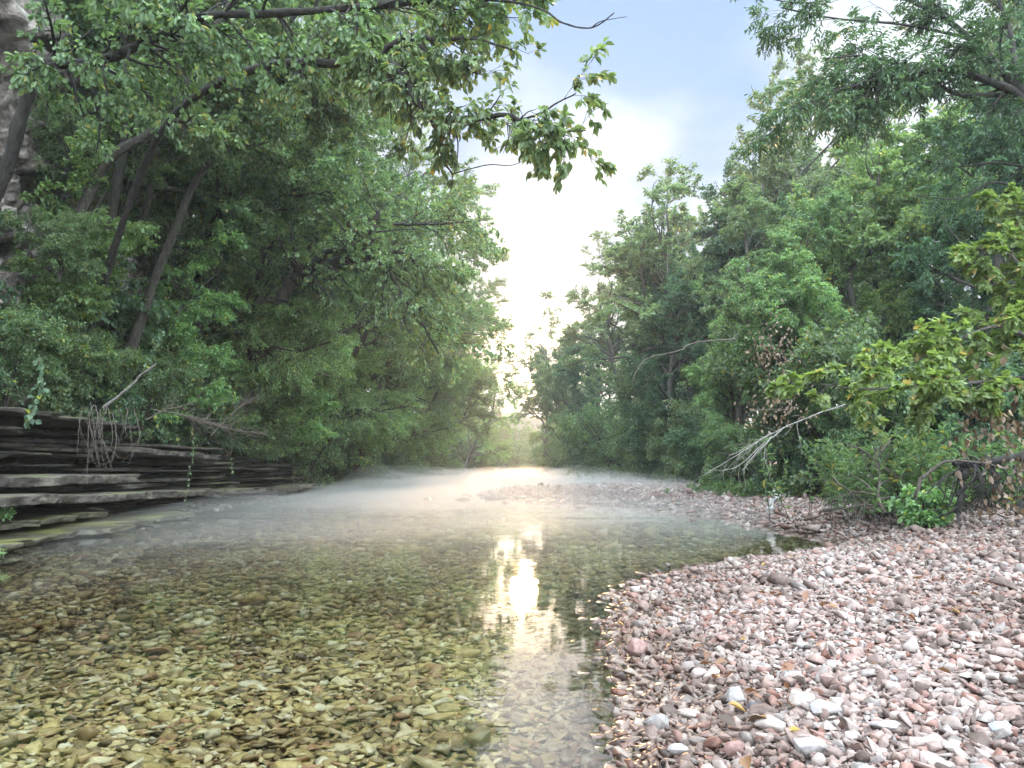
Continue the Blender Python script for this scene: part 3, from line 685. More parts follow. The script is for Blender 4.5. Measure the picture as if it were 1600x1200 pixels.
lab_left = ['leaning tree crown above the bend of the dark rock wall, nearest of the bank row', 'overhanging mid green tree behind the nearest bank tree on the left',
 'fine leaved olive tree drooping low over the left water edge', 'twin stemmed tree spreading over the creek in the middle of the left bank', 'large overhanging tree at the mid left, its boughs reaching across the water',
 'fine leaved tree filling the left bank under the taller crowns', 'twin stemmed oak green tree with dark crown edge against the white sky', 'tall leaning tree whose crown makes the right edge of the left wall of trees',
 'small leaved drooping tree farther up the left bank above the mist', 'twin stemmed tree far up the left bank, hazy above the mist', 'distant leaning tree on the left bank before the bright gap',
 'distant twin stemmed tree on the left bank touching the sun glow', 'farthest fine leaved tree of the left bank beside the glowing gap']
for k, x, y, rz, s, lb_ in [('ld', -8.2, 13.2, 0, .62, 'small layered tree with large light leaves above the hanging roots'), ('ld', -8.3, 17.2, 40, .66, 'layered light green tree below the forked dark limb'),
   ('ld', -8.3, 21.5, -20, .8, 'light green layered tree reaching over the squared shelf end'), ('ld', -8.6, 27.5, 15, .85, 'light green layered tree at the far end of the dark ledge'), 
   ('ld', -8.8, 35.5, 60, 1.0, 'light green understory tree in the misty middle of the left bank')]: put(k, x, y, R(rz), s, lb_, 'understory trees on the left bank')
for (k, x, y, rz, s), lb_ in zip(left, lab_left): put(k, x, y, R(rz), s, lb_, 'trees leaning over the left bank')
for i, (x, y, s) in enumerate([(-12, 17, 1.0), (-13, 22, 1.0), (-12.5, 28, .95), (-14, 34, 1.1), (-14, 41, 1.1), (-14.5, 49, 1.1), (-14, 58, 1.1), (-14, 70, 1.2), (-13, 84, 1.2), (-17, 26, 1.0), (-18, 38, 1.0), (-19, 52, 1.1), (-12, 98, 1.0), (-10, 112, .9)]):
    put('fa' if i % 2 else 'fb', x, y, rr.uniform(0, 6.28), s, 'green tree in the deep wood up the left slope, behind the overhanging row', 'wooded slope trees behind the left bank row')
# left bank shrubs
sh = [('sa', -7.9, 9.6, .8, 'broad leaved shrub on the ledge at the left picture edge'), ('sb', -8.1, 11.2, .7, 'small leaved shrub behind the straight pale dead branch'), ('sa', -8.3, 12.8, .9, 'blue green shrub below the leftmost leaning trunk'),
 ('sc', -8.4, 14.3, .8, 'dense dark shrub above the hanging roots'), ('sa', -8.5, 16, 1.0, 'broad leaved shrub over the pale jutting ledge'), ('sb', -8.7, 18, 1.0, 'drooping shrub above the longest hanging vine'),
 ('sa', -8.8, 20, 1.0, 'broad leaved shrub straight above the squared shelf end'), ('sb', -8.9, 22.3, 1.1, 'drooping shrub just beyond the squared shelf end'), ('sc', -9.1, 24.5, 1.2, 'dense shrub above the thin far shelf'),
 ('sb', -9.3, 27, 1.3, 'drooping shrub over the low far end of the ledge')]
sh += [(k, x, y, s_, 'drooping shrub on the far, misty part of the left bank') for k, x, y, s_ in [('sb', -8.0, 30, 1.4), ('sc', -8.5, 34, 1.7), ('sb', -8.5, 38, 1.7), ('sb', -8.8, 43, 1.8), ('sc', -9.0, 49, 2.1), ('sb', -8.9, 55, 2.0), ('sb', -8.4, 63, 2.2), ('sb', -8.0, 73, 2.4), ('sc', -7.3, 85, 2.8), ('sb', -5.4, 100, 2.6)]]
for i, (k, x, y, s, lb_) in enumerate(sh):
    put(k, x, y, rr.uniform(0, 6.28), s, lb_, 'shrubs along the left ledge', cat='shrub')
for i, (k, x, y, s) in enumerate([('sa', -9.0, 11.5, 1.2), ('sb', -9.2, 13.5, 1.3), ('sa', -9.0, 15.5, 1.3), ('sb', -9.2, 18, 1.5), ('sa', -9.2, 20, 1.5), ('sb', -9.6, 23, 1.7), ('sc', -9.8, 27, 2.0), ('sb', -10.5, 32, 2.0)]):
    put(k, x, y, rr.uniform(0, 6.28), s, 'leafy understory shrub on the soil slope between ledge and trees', 'understory shrubs on the left slope', cat='shrub')

rim = ['leafy tuft trailing over the ledge rim at the far left', 'leafy tuft on the rim above the hanging roots', 'leafy tuft on the rim right of the hanging roots', 'leafy tuft on the rim left of the longest vine', 'leafy tuft on the rim right of the longest vine',
  'leafy tuft on the rim above the short vine', 'leafy tuft on the rim above the squared shelf end', 'leafy tuft on the rim above the thin vine', 'leafy tuft on the rim over the thin far shelf', 'last leafy tuft on the rim where the ledge sinks away']
for i, (y, s_, k) in enumerate([(9.8, .42, 'sa'), (11.2, .48, 'sb'), (12.6, .5, 'sb'), (14.2, .52, 'sa'), (15.9, .6, 'sb'), (17.6, .6, 'sc'), (19.6, .62, 'sa'), (21.8, .7, 'sb'), (24.2, .75, 'sb'), (27.5, .85, 'sb')]):
    x = float(lbx(y))-.9; put(k, x, y, rr.uniform(0, 6.28), s_*1.3, rim[i], 'leafy tufts on the ledge rim', dz=float(ledge_h(y))+.2-z1(x, y), cat='shrub')
for i, (px, py, d, s_) in enumerate([(215, 150, 13.4, .5), (95, 400, 11.6, .45), (-80, 40, 12, .5), (120, 250, 12.8, .55), (175, 60, 13.8, .7)]):
    q = P(px, py, d); put('sb', q[0], d, rr.uniform(0, 6.28), s_, ['leafy bush rooted in a crack at the top of the bluff', 'leafy bush on the bluff face behind the near oak trunk', 'leafy bush half out of the picture at the upper left corner', 'leafy bush on the bluff between oak and leaning trunk', 'leafy bush at the right end of the bluff top'][i], 'bushes growing on the bluff', dz=q[2]-z1(q[0], d)-.8*s_, cat='bush')
# ---- right side
right = [
 ('rd', 6.4, 15.4, 200, .50, 'small light green tree at the front of the right wood beside the vine draped one'),
 ('rd', 6.6, 22.5, 60, .62, 'light green crown low in front of the right skyline'),
 ('rd', 9.2, 30, 130, .95, 'light green crown rising between dark crowns of the right skyline'),
 ('rd', 8.3, 17.5, 20, .98, 'yellow green tree standing sunlit among darker trees on the right bank'),
 ('ra', 8.6, 27, 200, .92, 'dense dark tree left of the yellow green tree, mid right skyline'),
 ('rb', 6.8, 21.5, 100, .78, 'twin stemmed tree in front of the dark skyline trees on the right'),
 ('rc', 7.8, 34, 40, (1.35, 1.35, .98), 'tall spreading tree forming the highest dark dome of the right skyline'),
 ('ra', 6.8, 31, 10, .80, 'dark lower tree under the tall dome, right bank'),
 ('ra', 7.9, 37, 120, 1.12, 'dark rounded crown filling in behind the tall dome of the right skyline'),
 ('rb', 7.2, 40, 200, 1.05, 'twin stemmed tree stepping down the right skyline toward the gap'),
 ('rc', 6.6, 50, 120, 1.08, 'open crowned tree with clumps against the white sky right of the gap'),
 ('ra', 6.8, 60, 60, 1.15, 'dark dense tree far along the right bank in the haze'),
 ('rb', 5.6, 71, 10, 1.25, 'hazy twin stemmed tree beside the bright gap on the right'),
 ('rc', 4.6, 88, 10, 1.3, 'farthest tall tree of the right bank, lit by the glow'),
 ('rb', 6.2, 16.2, 10, .55, 'vine draped slender tree at the front of the right wood'),
 ('ra', 9.4, 14.0, 250, .72, 'dark tree behind the vine tangle on the right'),
 ('ra', 11.5, 18.5, 50, .85, 'dark wood tree behind and right of the yellow green tree'),
 ('rb', 12.2, 25, 150, .85, 'tall twin tree seen through branches behind the yellow green tree'),
 ('rc', 11.8, 29, 10, 1.15, 'loose airy tree rising highest behind the right skyline'),
 ('rd', 10.6, 11.5, 90, .62, 'yellow green sapling at the right edge behind the maple bough'),
 ('ra', 12.5, 13.5, 10, .8, 'dark tree closing the right edge of the wood'),
]
for k, x, y, rz, s, lb_ in right: put(k, x, y, R(rz), s, lb_, 'trees along the right bank')
for i, (x, y, s) in enumerate([(13, 34, 1.1), (12, 42, 1.1), (13, 52, 1.1), (14, 64, 1.1), (13, 78, 1.2), (12, 95, 1.1), (17, 22, 1.0), (18, 30, .8), (19, 44, 1.1), (16, 17, .8), (14.5, 20, .9), (20, 24, 1), (10.5, 21, .5), (10, 108, 1.0), (22, 60, 1.2)]):
    put('fa' if i % 2 else 'fb', x, y, rr.uniform(0, 6.28), s, 'green tree deep in the wood behind the right bank row', 'deep wood trees behind the right bank row')
# far end of the creek
for i, (x, y, s) in enumerate([(-8, 118, 1.0), (-4.6, 118, .75), (-2.2, 126, .42), (1, 134, .36), (4, 138, .34), (6.5, 134, .40), (8.5, 112, .9), (9, 100, 1.0), (11, 128, .9), (-9, 135, 1.0), (-3, 155, .55), (3, 160, .45), (8, 160, .5), (14, 150, .8), (-12, 160, .9), (20, 150, .9)]):
    put('fa' if i % 2 else 'fb', x, y, rr.uniform(0, 6.28), s, 'small hazy tree closing the far bend of the creek under the sun glow', 'hazy trees at the far bend')
for i, (x, y, s) in enumerate([(-4.5, 122, 2.3), (-2.0, 130, 2.2), (.5, 136, 2.3), (2.8, 140, 2.1), (5, 140, 2.4), (7.2, 134, 2.6), (9.2, 126, 2.6), (1.6, 128, 1.6), (4.2, 131, 1.7), (-1, 150, 2.3), (3, 155, 2.3), (7, 152, 2.6)]):
    put('sb', x, y, rr.uniform(0, 6.28), s, 'pale hazy thicket closing the creek bend under the glowing gap', 'hazy thickets at the far bend', cat='shrub')
# right bank shrubs
sh = [(k, x, y, s_, 'dense shrub at the foot of the right wood, far up the misty bank') for k, x, y, s_ in [('sc', 6.2, 24, 1.2), ('sb', 6.4, 29, 1.3), ('sc', 6.6, 34, 1.5), ('sb', 7.0, 40, 1.7), ('sb', 6.3, 48, 2.0), ('sc', 6.2, 58, 2.4), ('sb', 5.6, 70, 2.4), ('sb', 5.0, 88, 2.6)]]
sh += [('sb', 5.9, 20, .75, 'rounded small leaved shrub where the mist meets the gravel bar'), ('sc', 6.3, 16.5, 1.1, 'dark shrub under the crooked bare branch'), ('sc', 6.4, 14.7, 1.0, 'dark shrub behind the fanning bare branch'),
 ('sb', 6.4, 13.4, .9, 'small leaved shrub behind the driftwood stump'), ('sa', 7.8, 12.2, .9, 'broad leaved shrub behind the brush pile'), ('sc', 6.9, 11.6, .7, 'dark low shrub touching the brush pile'),
 ('sb', 8.2, 10.9, .8, 'drooping shrub behind the small bright bush'), ('sa', 8.8, 10.4, .8, 'broad leaved shrub right behind the root ball'), ('sc', 9.8, 11.2, 1.2, 'dense dark shrub at the right picture edge'),
 ('sc', 8.3, 13.6, 1.5, 'tall dark thicket shrub under the maple bough'), ('sc', 10.2, 13.2, 1.7, 'tall dark thicket shrub at the right edge behind the root ball'), ('sb', 7.0, 15.6, 1.5, 'tall drooping shrub inside the wood behind the dead leaves')]
for k, x, y, s, lb_ in sh: put(k, x, y, rr.uniform(0, 6.28), s, lb_, 'shrubs at the foot of the right wood', cat='shrub')

# ------------------------------------------------------------------ hero trees (real depth, paths follow the limbs seen)
def PP(lst): return np.array([P(*q) for q in lst])
def hero(name, seed, paths, label, ncon, lmat, bark, leafkw, sub, loc):
    """paths: list of (list of (px,py,d), r0, r1, leafy?)"""
    r = np.random.default_rng(seed); loc = np.array(loc, float)
    root = empty(name, loc); wood = Acc(); lf = Acc()
    LP, LR = [], []
    for pts, r0, r1, leafy in paths:
        q = catmull(PP(pts), 20)-loc; rad = np.linspace(r0, r1, 20)
        q[1:-1] += r.normal(size=(18, 3))*r0*.12
        tubes(wood, catmull(q, 90)[None], np.interp(np.linspace(0, 1, 90), np.linspace(0, 1, 20), rad)[None]*(1+.08*np.sin(np.arange(90)*.9+seed))[None], 11, .07)
        if leafy: LP.append(q); LR.append(rad)
    LP = np.stack(LP); LR = np.stack(LR)
    Q2, R2 = spawn(LP, LR, sub['n2'], r, t0=sub.get('t0', .15), ang=(.5, 1.2), L=sub['l2'], K=7, up=sub.get('up', .05), droop=.06, wig=.14, rr=.4, flat=.3, lt=sub.get('lt', .3))
    Q3, R3 = spawn(Q2, R2, sub['n3'], r, t0=.15, ang=(.4, 1.1), L=sub['l3'], K=5, up=.02, droop=.1, wig=.13, rr=.55, flat=.3)
    tubes(wood, Q2, R2, 5); tubes(wood, Q3, R3, 4)
    wood.build('trunk', BK[bark], root, smooth=True)
    if leafkw.get('compound'):
        Q4, R4 = spawn(Q3, R3, leafkw['n'], r, t0=.1, ang=(.6, 1.2), L=(.2, .32), K=5, up=.05, droop=.12, wig=.05, flat=.5)
        tubes(wood, Q4[:5], R4[:5], 3)
        pinnate(lf, Q4, r, size=leafkw['size'], aspect=.32)
    else:
        ps, ts = leaf_sites([Q3], leafkw['n'], r, tpow=.6)
        leaves(lf, ps, ts, r, size=leafkw['size'], aspect=leafkw['aspect'], kind=leafkw['kind'], down=leafkw.get('down', .35), nn=.45, ws=.65, wt=.7, petiole=.15)
    lf.build('crown', LM[lmat], root)
    tag(root, label, 'tree'); return root
# bent trunk at upper left whose bough runs along the top of the picture
hero('overhanging_oak', 201, [
   ([(-160, 560, 8.2), (-60, 400, 8.2), (-5, 300, 8.1), (25, 215, 8.0), (45, 135, 7.9), (75, 100, 7.8), (130, 100, 7.7), (200, 80, 7.5), (300, 30, 7.2), (450, 16, 6.8), (640, 3, 6.4), (740, -4, 6.2), (790, -12, 6.1)], .085, .02, True),
   ([(200, 82, 7.5), (185, 20, 7.4), (200, -60, 7.3)], .03, .015, True),
   ([(640, 2, 6.4), (760, 0, 6.1), (840, 12, 5.8), (880, 36, 5.6), (925, 43, 5.5), (960, 20, 5.4)], .012, .004, False),
   ([(925, 43, 5.5), (940, 33, 5.45), (980, 26, 5.4)], .005, .002, False),
   ([(835, 0, 5.8), (870, -20, 5.6)], .006, .003, False),
  ], 'near oak with a bent trunk at far left, its bough crossing the picture top', 0, 'oak', 'dark',
  dict(n=6500, size=(.06, .10), aspect=.62, kind='oak'), dict(n2=90, n3=560, l2=(.6, 1.2), l3=(.2, .45), t0=.40, up=-.06, lt=.5), P(-160, 560, 8.2))
hero('overhanging_oak', 202, [
   ([(120, 600, 14.2), (150, 480, 13.2), (200, 330, 12), (245, 215, 10.9), (320, 143, 9.4), (400, 108, 8.2), (470, 97, 7.4), (540, 98, 6.9), (590, 94, 6.5), (625, 110, 6.3), (645, 150, 6.15), (670, 175, 6.0), (720, 190, 5.8), (770, 180, 5.6), (810, 188, 5.4), (845, 208, 5.3), (880, 228, 5.2)], .062, .010, True),
   ([(590, 94, 6.5), (612, 70, 6.4), (640, 55, 6.3), (680, 62, 6.1), (740, 60, 5.9), (800, 78, 5.7)], .030, .008, True),
   ([(640, 58, 6.3), (670, 82, 6.2), (710, 105, 6.1), (760, 118, 6.0)], .018, .006, True),
   ([(470, 97, 7.4), (478, 72, 7.4), (520, 48, 7.3), (545, 15, 7.2)], .03, .01, True),
   ([(670, 182, 6.0), (688, 215, 6.0), (690, 240, 5.9), (706, 272, 5.9)], .018, .006, False),
   ([(810, 188, 5.4), (842, 178, 5.3), (872, 160, 5.2), (900, 146, 5.1)], .010, .004, True),
   ([(845, 208, 5.3), (880, 206, 5.2), (915, 204, 5.1)], .007, .004, True),
   ([(706, 272, 5.9), (760, 258, 5.8), (800, 258, 5.7), (830, 245, 5.6)], .005, .002, False),
  ], 'second near oak limb with dark leaf clusters hanging against the white sky', 0, 'oak', 'dark',
  dict(n=5600, size=(.05, .085), aspect=.55, kind='oval', down=.45), dict(n2=110, n3=620, l2=(.35, .7), l3=(.12, .30), t0=.36, up=.0, lt=.68), P(120, 600, 14.2))
# leaning trunks on the slope at left
def leaner(seed, pts, r0, r1, label, mat='mid'):
    loc = P(*pts[0]); q = PP(pts)-loc
    o = make_tree('leaning_tree', seed, [(q, r0, r1)], n1=14, n2=90, n3=520, nleaf=17000, l1=(1.4, 2.6), l2=(.8, 1.5), l3=(.3, .7), t1=.55, lmat=mat, bark='brown', bias=(.8, -.3, 0), biasw=.4, lsize=(.08, .12), leaf='oval', flat=.6, S=10, nn=.4)
    o.location = loc; tag(o, label, 'tree', 'leaning trees before the bluff'); return o
leaner(301, [(35, 560, 13), (85, 450, 13), (130, 330, 12.8), (175, 245, 12.6), (260, 190, 12.4), (330, 60, 12), (420, -80, 11.6)], .12, .05, 'thick leaning trunk in front of the bluff, leftmost of the three on the slope')
leaner(302, [(115, 560, 14.6), (140, 445, 14.4), (160, 390, 14.2), (185, 270, 14), (215, 130, 13.6), (260, 0, 13.2), (300, -120, 13)], .13, .05, 'upright trunk between two leaning trunks before the bluff', 'oak')
leaner(303, [(200, 560, 15.6), (245, 430, 15.4), (275, 360, 15.2), (310, 280, 15), (385, 190, 14.6), (440, 60, 14.2), (520, -60, 13.8)], .095, .04, 'ivy dark leaning trunk, rightmost of the three on the slope')
# the forked dark tree in the middle of the left wall
hero('forked_tree', 304, [
   ([(440, 470, 19), (455, 440, 19), (480, 420, 18.8), (520, 410, 18.5), (570, 400, 18.2), (582, 360, 18), (590, 330, 17.9)], .17, .05, True),
   ([(480, 420, 18.8), (510, 395, 18.7), (550, 385, 18.5), (548, 355, 18.5), (540, 340, 18.4)], .09, .03, True),
   ([(570, 400, 18.2), (600, 415, 18), (625, 455, 17.8), (655, 500, 17.6), (690, 560, 17.4)], .07, .02, True),
   ([(600, 392, 18), (640, 400, 17.8), (665, 440, 17.6)], .05, .02, True),
   ([(615, 350, 18), (680, 350, 17.6), (750, 345, 17.2)], .04, .015, True),
  ], 'dark forked limb of an oak halfway up the left wall of foliage', 0, 'oak', 'dark',
  dict(n=16000, size=(.07, .11), aspect=.6, kind='oval'), dict(n2=120, n3=800, l2=(.8, 2.0), l3=(.3, .8), t0=.1, up=.05), P(440, 470, 19))
# right upper ash with compound leaves
hero('ash_tree', 205, [
   ([(1880, 830, 8.3), (1850, 640, 8.2), (1760, 420, 8.0), (1690, 260, 8.0), (1600, 160, 8.0), (1540, 125, 7.9), (1480, 108, 7.8), (1430, 112, 7.7), (1360, 128, 7.6), (1300, 145, 7.5), (1240, 178, 7.4)], .075, .010, True),
   ([(1600, 160, 8.0), (1560, 148, 8), (1500, 148, 7.9), (1440, 120, 7.8), (1400, 100, 7.7), (1350, 88, 7.7), (1290, 92, 7.6)], .032, .008, True),
   ([(1600, 150, 8.0), (1560, 105, 8), (1515, 60, 8), (1470, 25, 8), (1430, 5, 8), (1380, -20, 8)], .045, .012, True),
   ([(1590, 140, 8.0), (1580, 60, 8.2), (1560, 0, 8.3), (1540, -60, 8.4)], .03, .012, True),
   ([(1520, 62, 8.0), (1450, 45, 7.9), (1380, 35, 7.8), (1300, 28, 7.7), (1220, 12, 7.6)], .018, .006, True),
   ([(1440, 5, 8), (1350, -10, 7.9), (1260, 5, 7.8), (1190, -5, 7.7)], .014, .005, True),
   ([(1660, 270, 8.0), (1560, 255, 8.2), (1500, 260, 8.3), (1440, 250, 8.4)], .016, .006, True),
   ([(1660, 330, 8.0), (1560, 285, 8.0), (1500, 310, 8.0), (1430, 305, 8.0)], .014, .005, False),
  ], 'ash tree reaching in from the upper right with feathery compound leaves and black limbs', 0, 'ash', 'dark',
  dict(compound=True, n=1550, size=(.045, .075)), dict(n2=100, n3=480, l2=(.3, .9), l3=(.15, .45), t0=.30, up=.05), P(1880, 830, 8.3))
# bright maple bough at right
hero('maple_tree', 206, [
   ([(1830, 850, 7.2), (1800, 730, 7.1), (1750, 640, 7.0), (1680, 600, 6.9), (1600, 590, 6.8), (1500, 600, 6.6), (1420, 605, 6.4), (1340, 608, 6.2), (1280, 600, 6.1)], .032, .004, True),
   ([(1680, 600, 6.9), (1620, 540, 6.9), (1560, 510, 6.9), (1480, 540, 6.8), (1420, 570, 6.7)], .025, .006, True),
   ([(1680, 600, 6.9), (1640, 480, 7.0), (1600, 420, 7.1), (1560, 390, 7.1), (1520, 410, 7.1)], .025, .006, True),
   ([(1700, 560, 7.0), (1660, 420, 7.1), (1640, 350, 7.2), (1590, 330, 7.2)], .022, .006, True),
  ], 'yellow green maple bough reaching left over the gravel from the right edge', 0, 'bright', 'brown',
  dict(n=9000, size=(.045, .08), aspect=.95, kind='maple', down=.15), dict(n2=90, n3=620, l2=(.2, .6), l3=(.1, .28), t0=.22, up=.14), P(1830, 850, 7.2))

# ------------------------------------------------------------------ dead wood, roots, vines
def stick(name, paths, label, cat, mat='dead', seed=1, group=None, nt=0, tl=(.2, .5), S=7):
    r = np.random.default_rng(seed); g = Acc(); loc = P(*paths[0][0][0])
    sets = []
    for pts, r0, r1 in paths:
        q = catmull(PP(pts), 12)-loc; q[1:-1] += r.normal(size=(10, 3))*max(r0, .006)*.45
        tubes(g, q[None], np.linspace(r0, r1, 12)[None], S); sets.append((q, np.linspace(r0, r1, 12)))
    if nt:
        Q, Rr = spawn(np.stack([s[0] for s in sets]), np.stack([s[1] for s in sets]), nt, r, t0=.3, ang=(.3, .9), L=tl, K=6, up=0, droop=.03, wig=.2, rr=.6)
        tubes(g, Q, Rr, 4)
    o = g.build(name, BK[mat], smooth=True); o.location = loc; tag(o, label, cat, group); return o
stick('dead_branch', [([(1320, 632, 9.2), (1270, 650, 9.0), (1225, 668, 8.8), (1185, 690, 8.6), (1140, 712, 8.4)], .010, .003),
                      ([(1225, 668, 8.8), (1195, 695, 8.5), (1160, 735, 8.3)], .010, .003), ([(1205, 676, 8.7), (1170, 700, 8.5), (1115, 733, 8.3)], .008, .003),
                      ([(1195, 690, 8.6), (1150, 730, 8.4), (1105, 734, 8.3)], .007, .002)],
      'bare pale branch fanning into twigs at the edge of the right wood', 'branch', 'pale', 2, nt=34, tl=(.2, .6))
stick('dead_branch', [([(1150, 530, 14), (1085, 535, 13.6), (1060, 548, 13.4), (1010, 560, 13.2), (995, 580, 13.1), (987, 600, 13)], .013, .005),
                      ([(1010, 560, 13.2), (1005, 548, 13.2), (1040, 540, 13.1)], .006, .003)], 'crooked bare branch hooking down in the middle of the right wood', 'branch', 'dead', 3)
stick('driftwood_stump', [([(1203, 802, 11.9), (1206, 785, 11.9), (1212, 770, 11.9), (1211, 758, 11.9)], .055, .018), ([(1211, 778, 11.9), (1205, 772, 11.8), (1201, 768, 11.8)], .014, .006)],
      'short white driftwood stump standing upright on the gravel bar', 'driftwood', 'white', 4)
stick('driftwood_branch', [([(1285, 797, 10.3), (1320, 795, 10.2), (1350, 797, 10.1), (1375, 800, 10.0)], .024, .010)], 'grey driftwood branch lying flat along the crest of the gravel bar', 'driftwood', 'dead', 5, nt=8)
stick('brush_pile', [([(1385, 805, 9.2), (1372, 780, 9.3), (1375, 745, 9.4), (1368, 700, 9.5)], .035, .008), ([(1378, 790, 9.3), (1340, 790, 9.2), (1300, 800, 9.1)], .012, .004),
      ([(1372, 775, 9.3), (1340, 768, 9.3), (1310, 775, 9.2)], .012, .003), ([(1376, 800, 9.3), (1430, 800, 9.2), (1460, 803, 9.1)], .014, .004), ([(1300, 745, 9.6), (1330, 770, 9.4), (1370, 795, 9.3)], .012, .004)],
      'tangled pile of bare grey brush behind the gravel at the wood edge', 'brush pile', 'dead', 6, nt=60, tl=(.25, .8))
stick('dead_branch', [([(1390, 690, 9.6), (1370, 720, 9.5), (1400, 742, 9.4)], .016, .008), ([(1370, 720, 9.5), (1345, 702, 9.6), (1310, 690, 9.6)], .012, .005)], 'forked dead branch leaning above the brush pile', 'branch', 'dead', 7, nt=8)
stick('arched_root', [([(1430, 780, 8.6), (1438, 752, 8.6), (1465, 728, 8.6), (1500, 720, 8.6), (1560, 730, 8.6)], .022, .012)], 'arching bare root springing from behind the green bush', 'root', 'dead', 8)
# root plate of the fallen tree at right edge
rg = [([(1510, 720, 8.7), (1505, 760, 8.6), (1498, 802, 8.5)], .05, .03), ([(1600, 715, 8.9), (1610, 760, 8.8), (1590, 802, 8.6)], .06, .03)]
for i in range(26):
    x0 = rr.uniform(1490, 1640); y0 = rr.uniform(712, 745); rg.append(([(x0, y0, 8.7), (x0+rr.uniform(-35, 30), y0+rr.uniform(15, 40), rr.uniform(8.3, 8.7)), (x0+rr.uniform(-60, 50), y0+rr.uniform(35, 75), rr.uniform(8.2, 8.6))], rr.uniform(.008, .02), .004))
rg.append(([(1490, 725, 8.7), (1560, 718, 8.7), (1660, 712, 8.8)], .035, .045))
stick('root_ball', rg, 'dark tangled root ball of a fallen tree at the right edge of the gravel', 'root ball', 'dark', 9, nt=120, tl=(.15, .5))
# left bank
stick('dead_branch', [([(162, 637, 9.6), (190, 615, 9.5), (215, 592, 9.4), (244, 568, 9.3)], .020, .010)], 'straight pale dead branch leaning out of the leaves over the left ledge', 'branch', 'pale', 10)
hr = []
for i in range(22):
    x0 = rr.uniform(125, 215); y0 = rr.uniform(625, 665); hr.append(([(x0, y0, 9.8), (x0+rr.uniform(-15, 15), y0+rr.uniform(20, 50), 9.6), (x0+rr.uniform(-25, 25), y0+rr.uniform(50, 105), 9.5)], rr.uniform(.003, .008), .002))
stick('hanging_roots', hr, 'clump of bare roots hanging down the dark left ledge', 'roots', 'dead', 11, nt=30, tl=(.1, .35), S=4)
stick('dry_brush', [([(240, 640, 11), (290, 650, 11), (350, 668, 12), (420, 680, 14)], .012, .006), ([(230, 655, 10.6), (260, 640, 10.8), (300, 630, 11.2)], .01, .004), ([(330, 680, 12.4), (370, 640, 12.8), (400, 620, 13)], .01, .004)],
      'tangle of dry brown brush lying along the top of the left ledge', 'brush', 'dead', 21, nt=150, tl=(.2, .7), S=4)
def vine(pts, label, seed, n=60, size=(.03, .05), mat='mid', r=.003):
    rg_ = np.random.default_rng(seed); loc = P(*pts[0]); root = empty('hanging_vine', loc)
    q = catmull(PP(pts), 14)-loc; g = Acc(); tubes(g, q[None], np.full((1, 14), r), 4); g.build('stem', BK['dead'], root)
    ps, ts = leaf_sites([q[None]], n, rg_, tpow=1, t0=0); g = Acc()
    leaves(g, ps+rg_.normal(size=ps.shape)*.02, ts, rg_, size=size, aspect=.8, kind='oval', down=.4); g.build('foliage', LM[mat], root)
    tag(root, label, 'vine', 'vines hanging over the left ledge'); return root
vine([(300, 662, 13.5), (303, 700, 13.4), (296, 740, 13.4), (288, 795, 13.3)], 'longest leafy vine hanging past the squared rock shelf to the water', 1, 70)
vine([(362, 690, 17), (361, 725, 16.9), (363, 738, 16.9)], 'short leafy vine hanging right of the longest vine', 2, 30)
vine([(457, 700, 21), (458, 730, 21), (460, 765, 21)], 'thin vine hanging where the shrubs overhang the far ledge', 3, 24)
vine([(60, 560, 9.2), (65, 600, 9.1), (50, 640, 9.0), (45, 665, 9.0)], 'leafy vine trailing down the rock at the left edge', 4, 60, (.06, .10), 'blue')
vine([(235, 590, 9.6), (235, 560, 9.6), (250, 520, 9.6)], 'ivy strand climbing beside the pale dead branch', 5, 60, (.04, .07), 'blue')
# dead leaf bunches
def bunch(pts, n, label, seed, size=(.045, .075)):
    n = int(n*.9)
    rg_ = np.random.default_rng(seed); loc = P(*pts[0]); q = catmull(PP(pts), 10)-loc; g = Acc(); root = empty('dead_leaf_bunch', loc); w = Acc(); tubes(w, q[None], np.full((1, 10), .008), 5); w.build('stem', BK['dead'], root)
    ps = q[rg_.integers(0, 10, n)] + rg_.normal(size=(n, 3))*np.array([.2, .2, .22])
    leaves(g, ps, np.tile([[0, 0, -1.]], (n, 1)), rg_, size=size, aspect=.7, kind='oval', down=.9, nn=.9, curl=.5, fold=.3)
    g.build('foliage', LM['dead'], root); tag(root, label, 'dead leaves', 'hanging bunches of dead leaves')
bunch([(1545, 625, 6.7), (1550, 690, 6.8)], 110, 'brown dead leaves hanging under the maple bough near the right edge', 1, (.05, .08))
bunch([(1200, 520, 13), (1215, 570, 13)], 170, 'upper brown dead leaf bunch in the vine draped tree', 2)
bunch([(1185, 640, 12.8), (1240, 640, 12.8)], 150, 'wide brown dead leaf bunch low on the vine draped tree', 3)
bunch([(1600, 700, 8.1), (1590, 770, 8.1)], 150, 'dead leaves caught on the root ball', 4, (.05, .08))

# near bush and plants
proto('bush', 'green_bush', 141, stems(12, .38, .28, 5), n1=34, n2=110, n3=260, nleaf=2100, l1=(.10, .25), l2=(.08, .18), l3=(.05, .1), t1=.2, lmat='light', lsize=(.05, .085), leaf='oval', aspect=.75, flat=.5, S=4, nn=.4, down=.1)
q = P(1442, 803, 9.0); put('bush', q[0], 9.0, 0, 1.0, 'small bright green bush sitting on the gravel edge before the roots', None, cat='bush')
q = P(15, 800, 8.4); o = dup(PT['bush'][0], (q[0]-.1, 8.4, q[2]-.08), 2, .42, 'tiny leafy sprig growing on the low rock shelf at far left'); 
q = P(5, 858, 6.6); o = dup(PT['bush'][0], (q[0]-.15, 6.6, -.02), 1, .35, 'tiny leafy sprig at the water by the left picture edge')
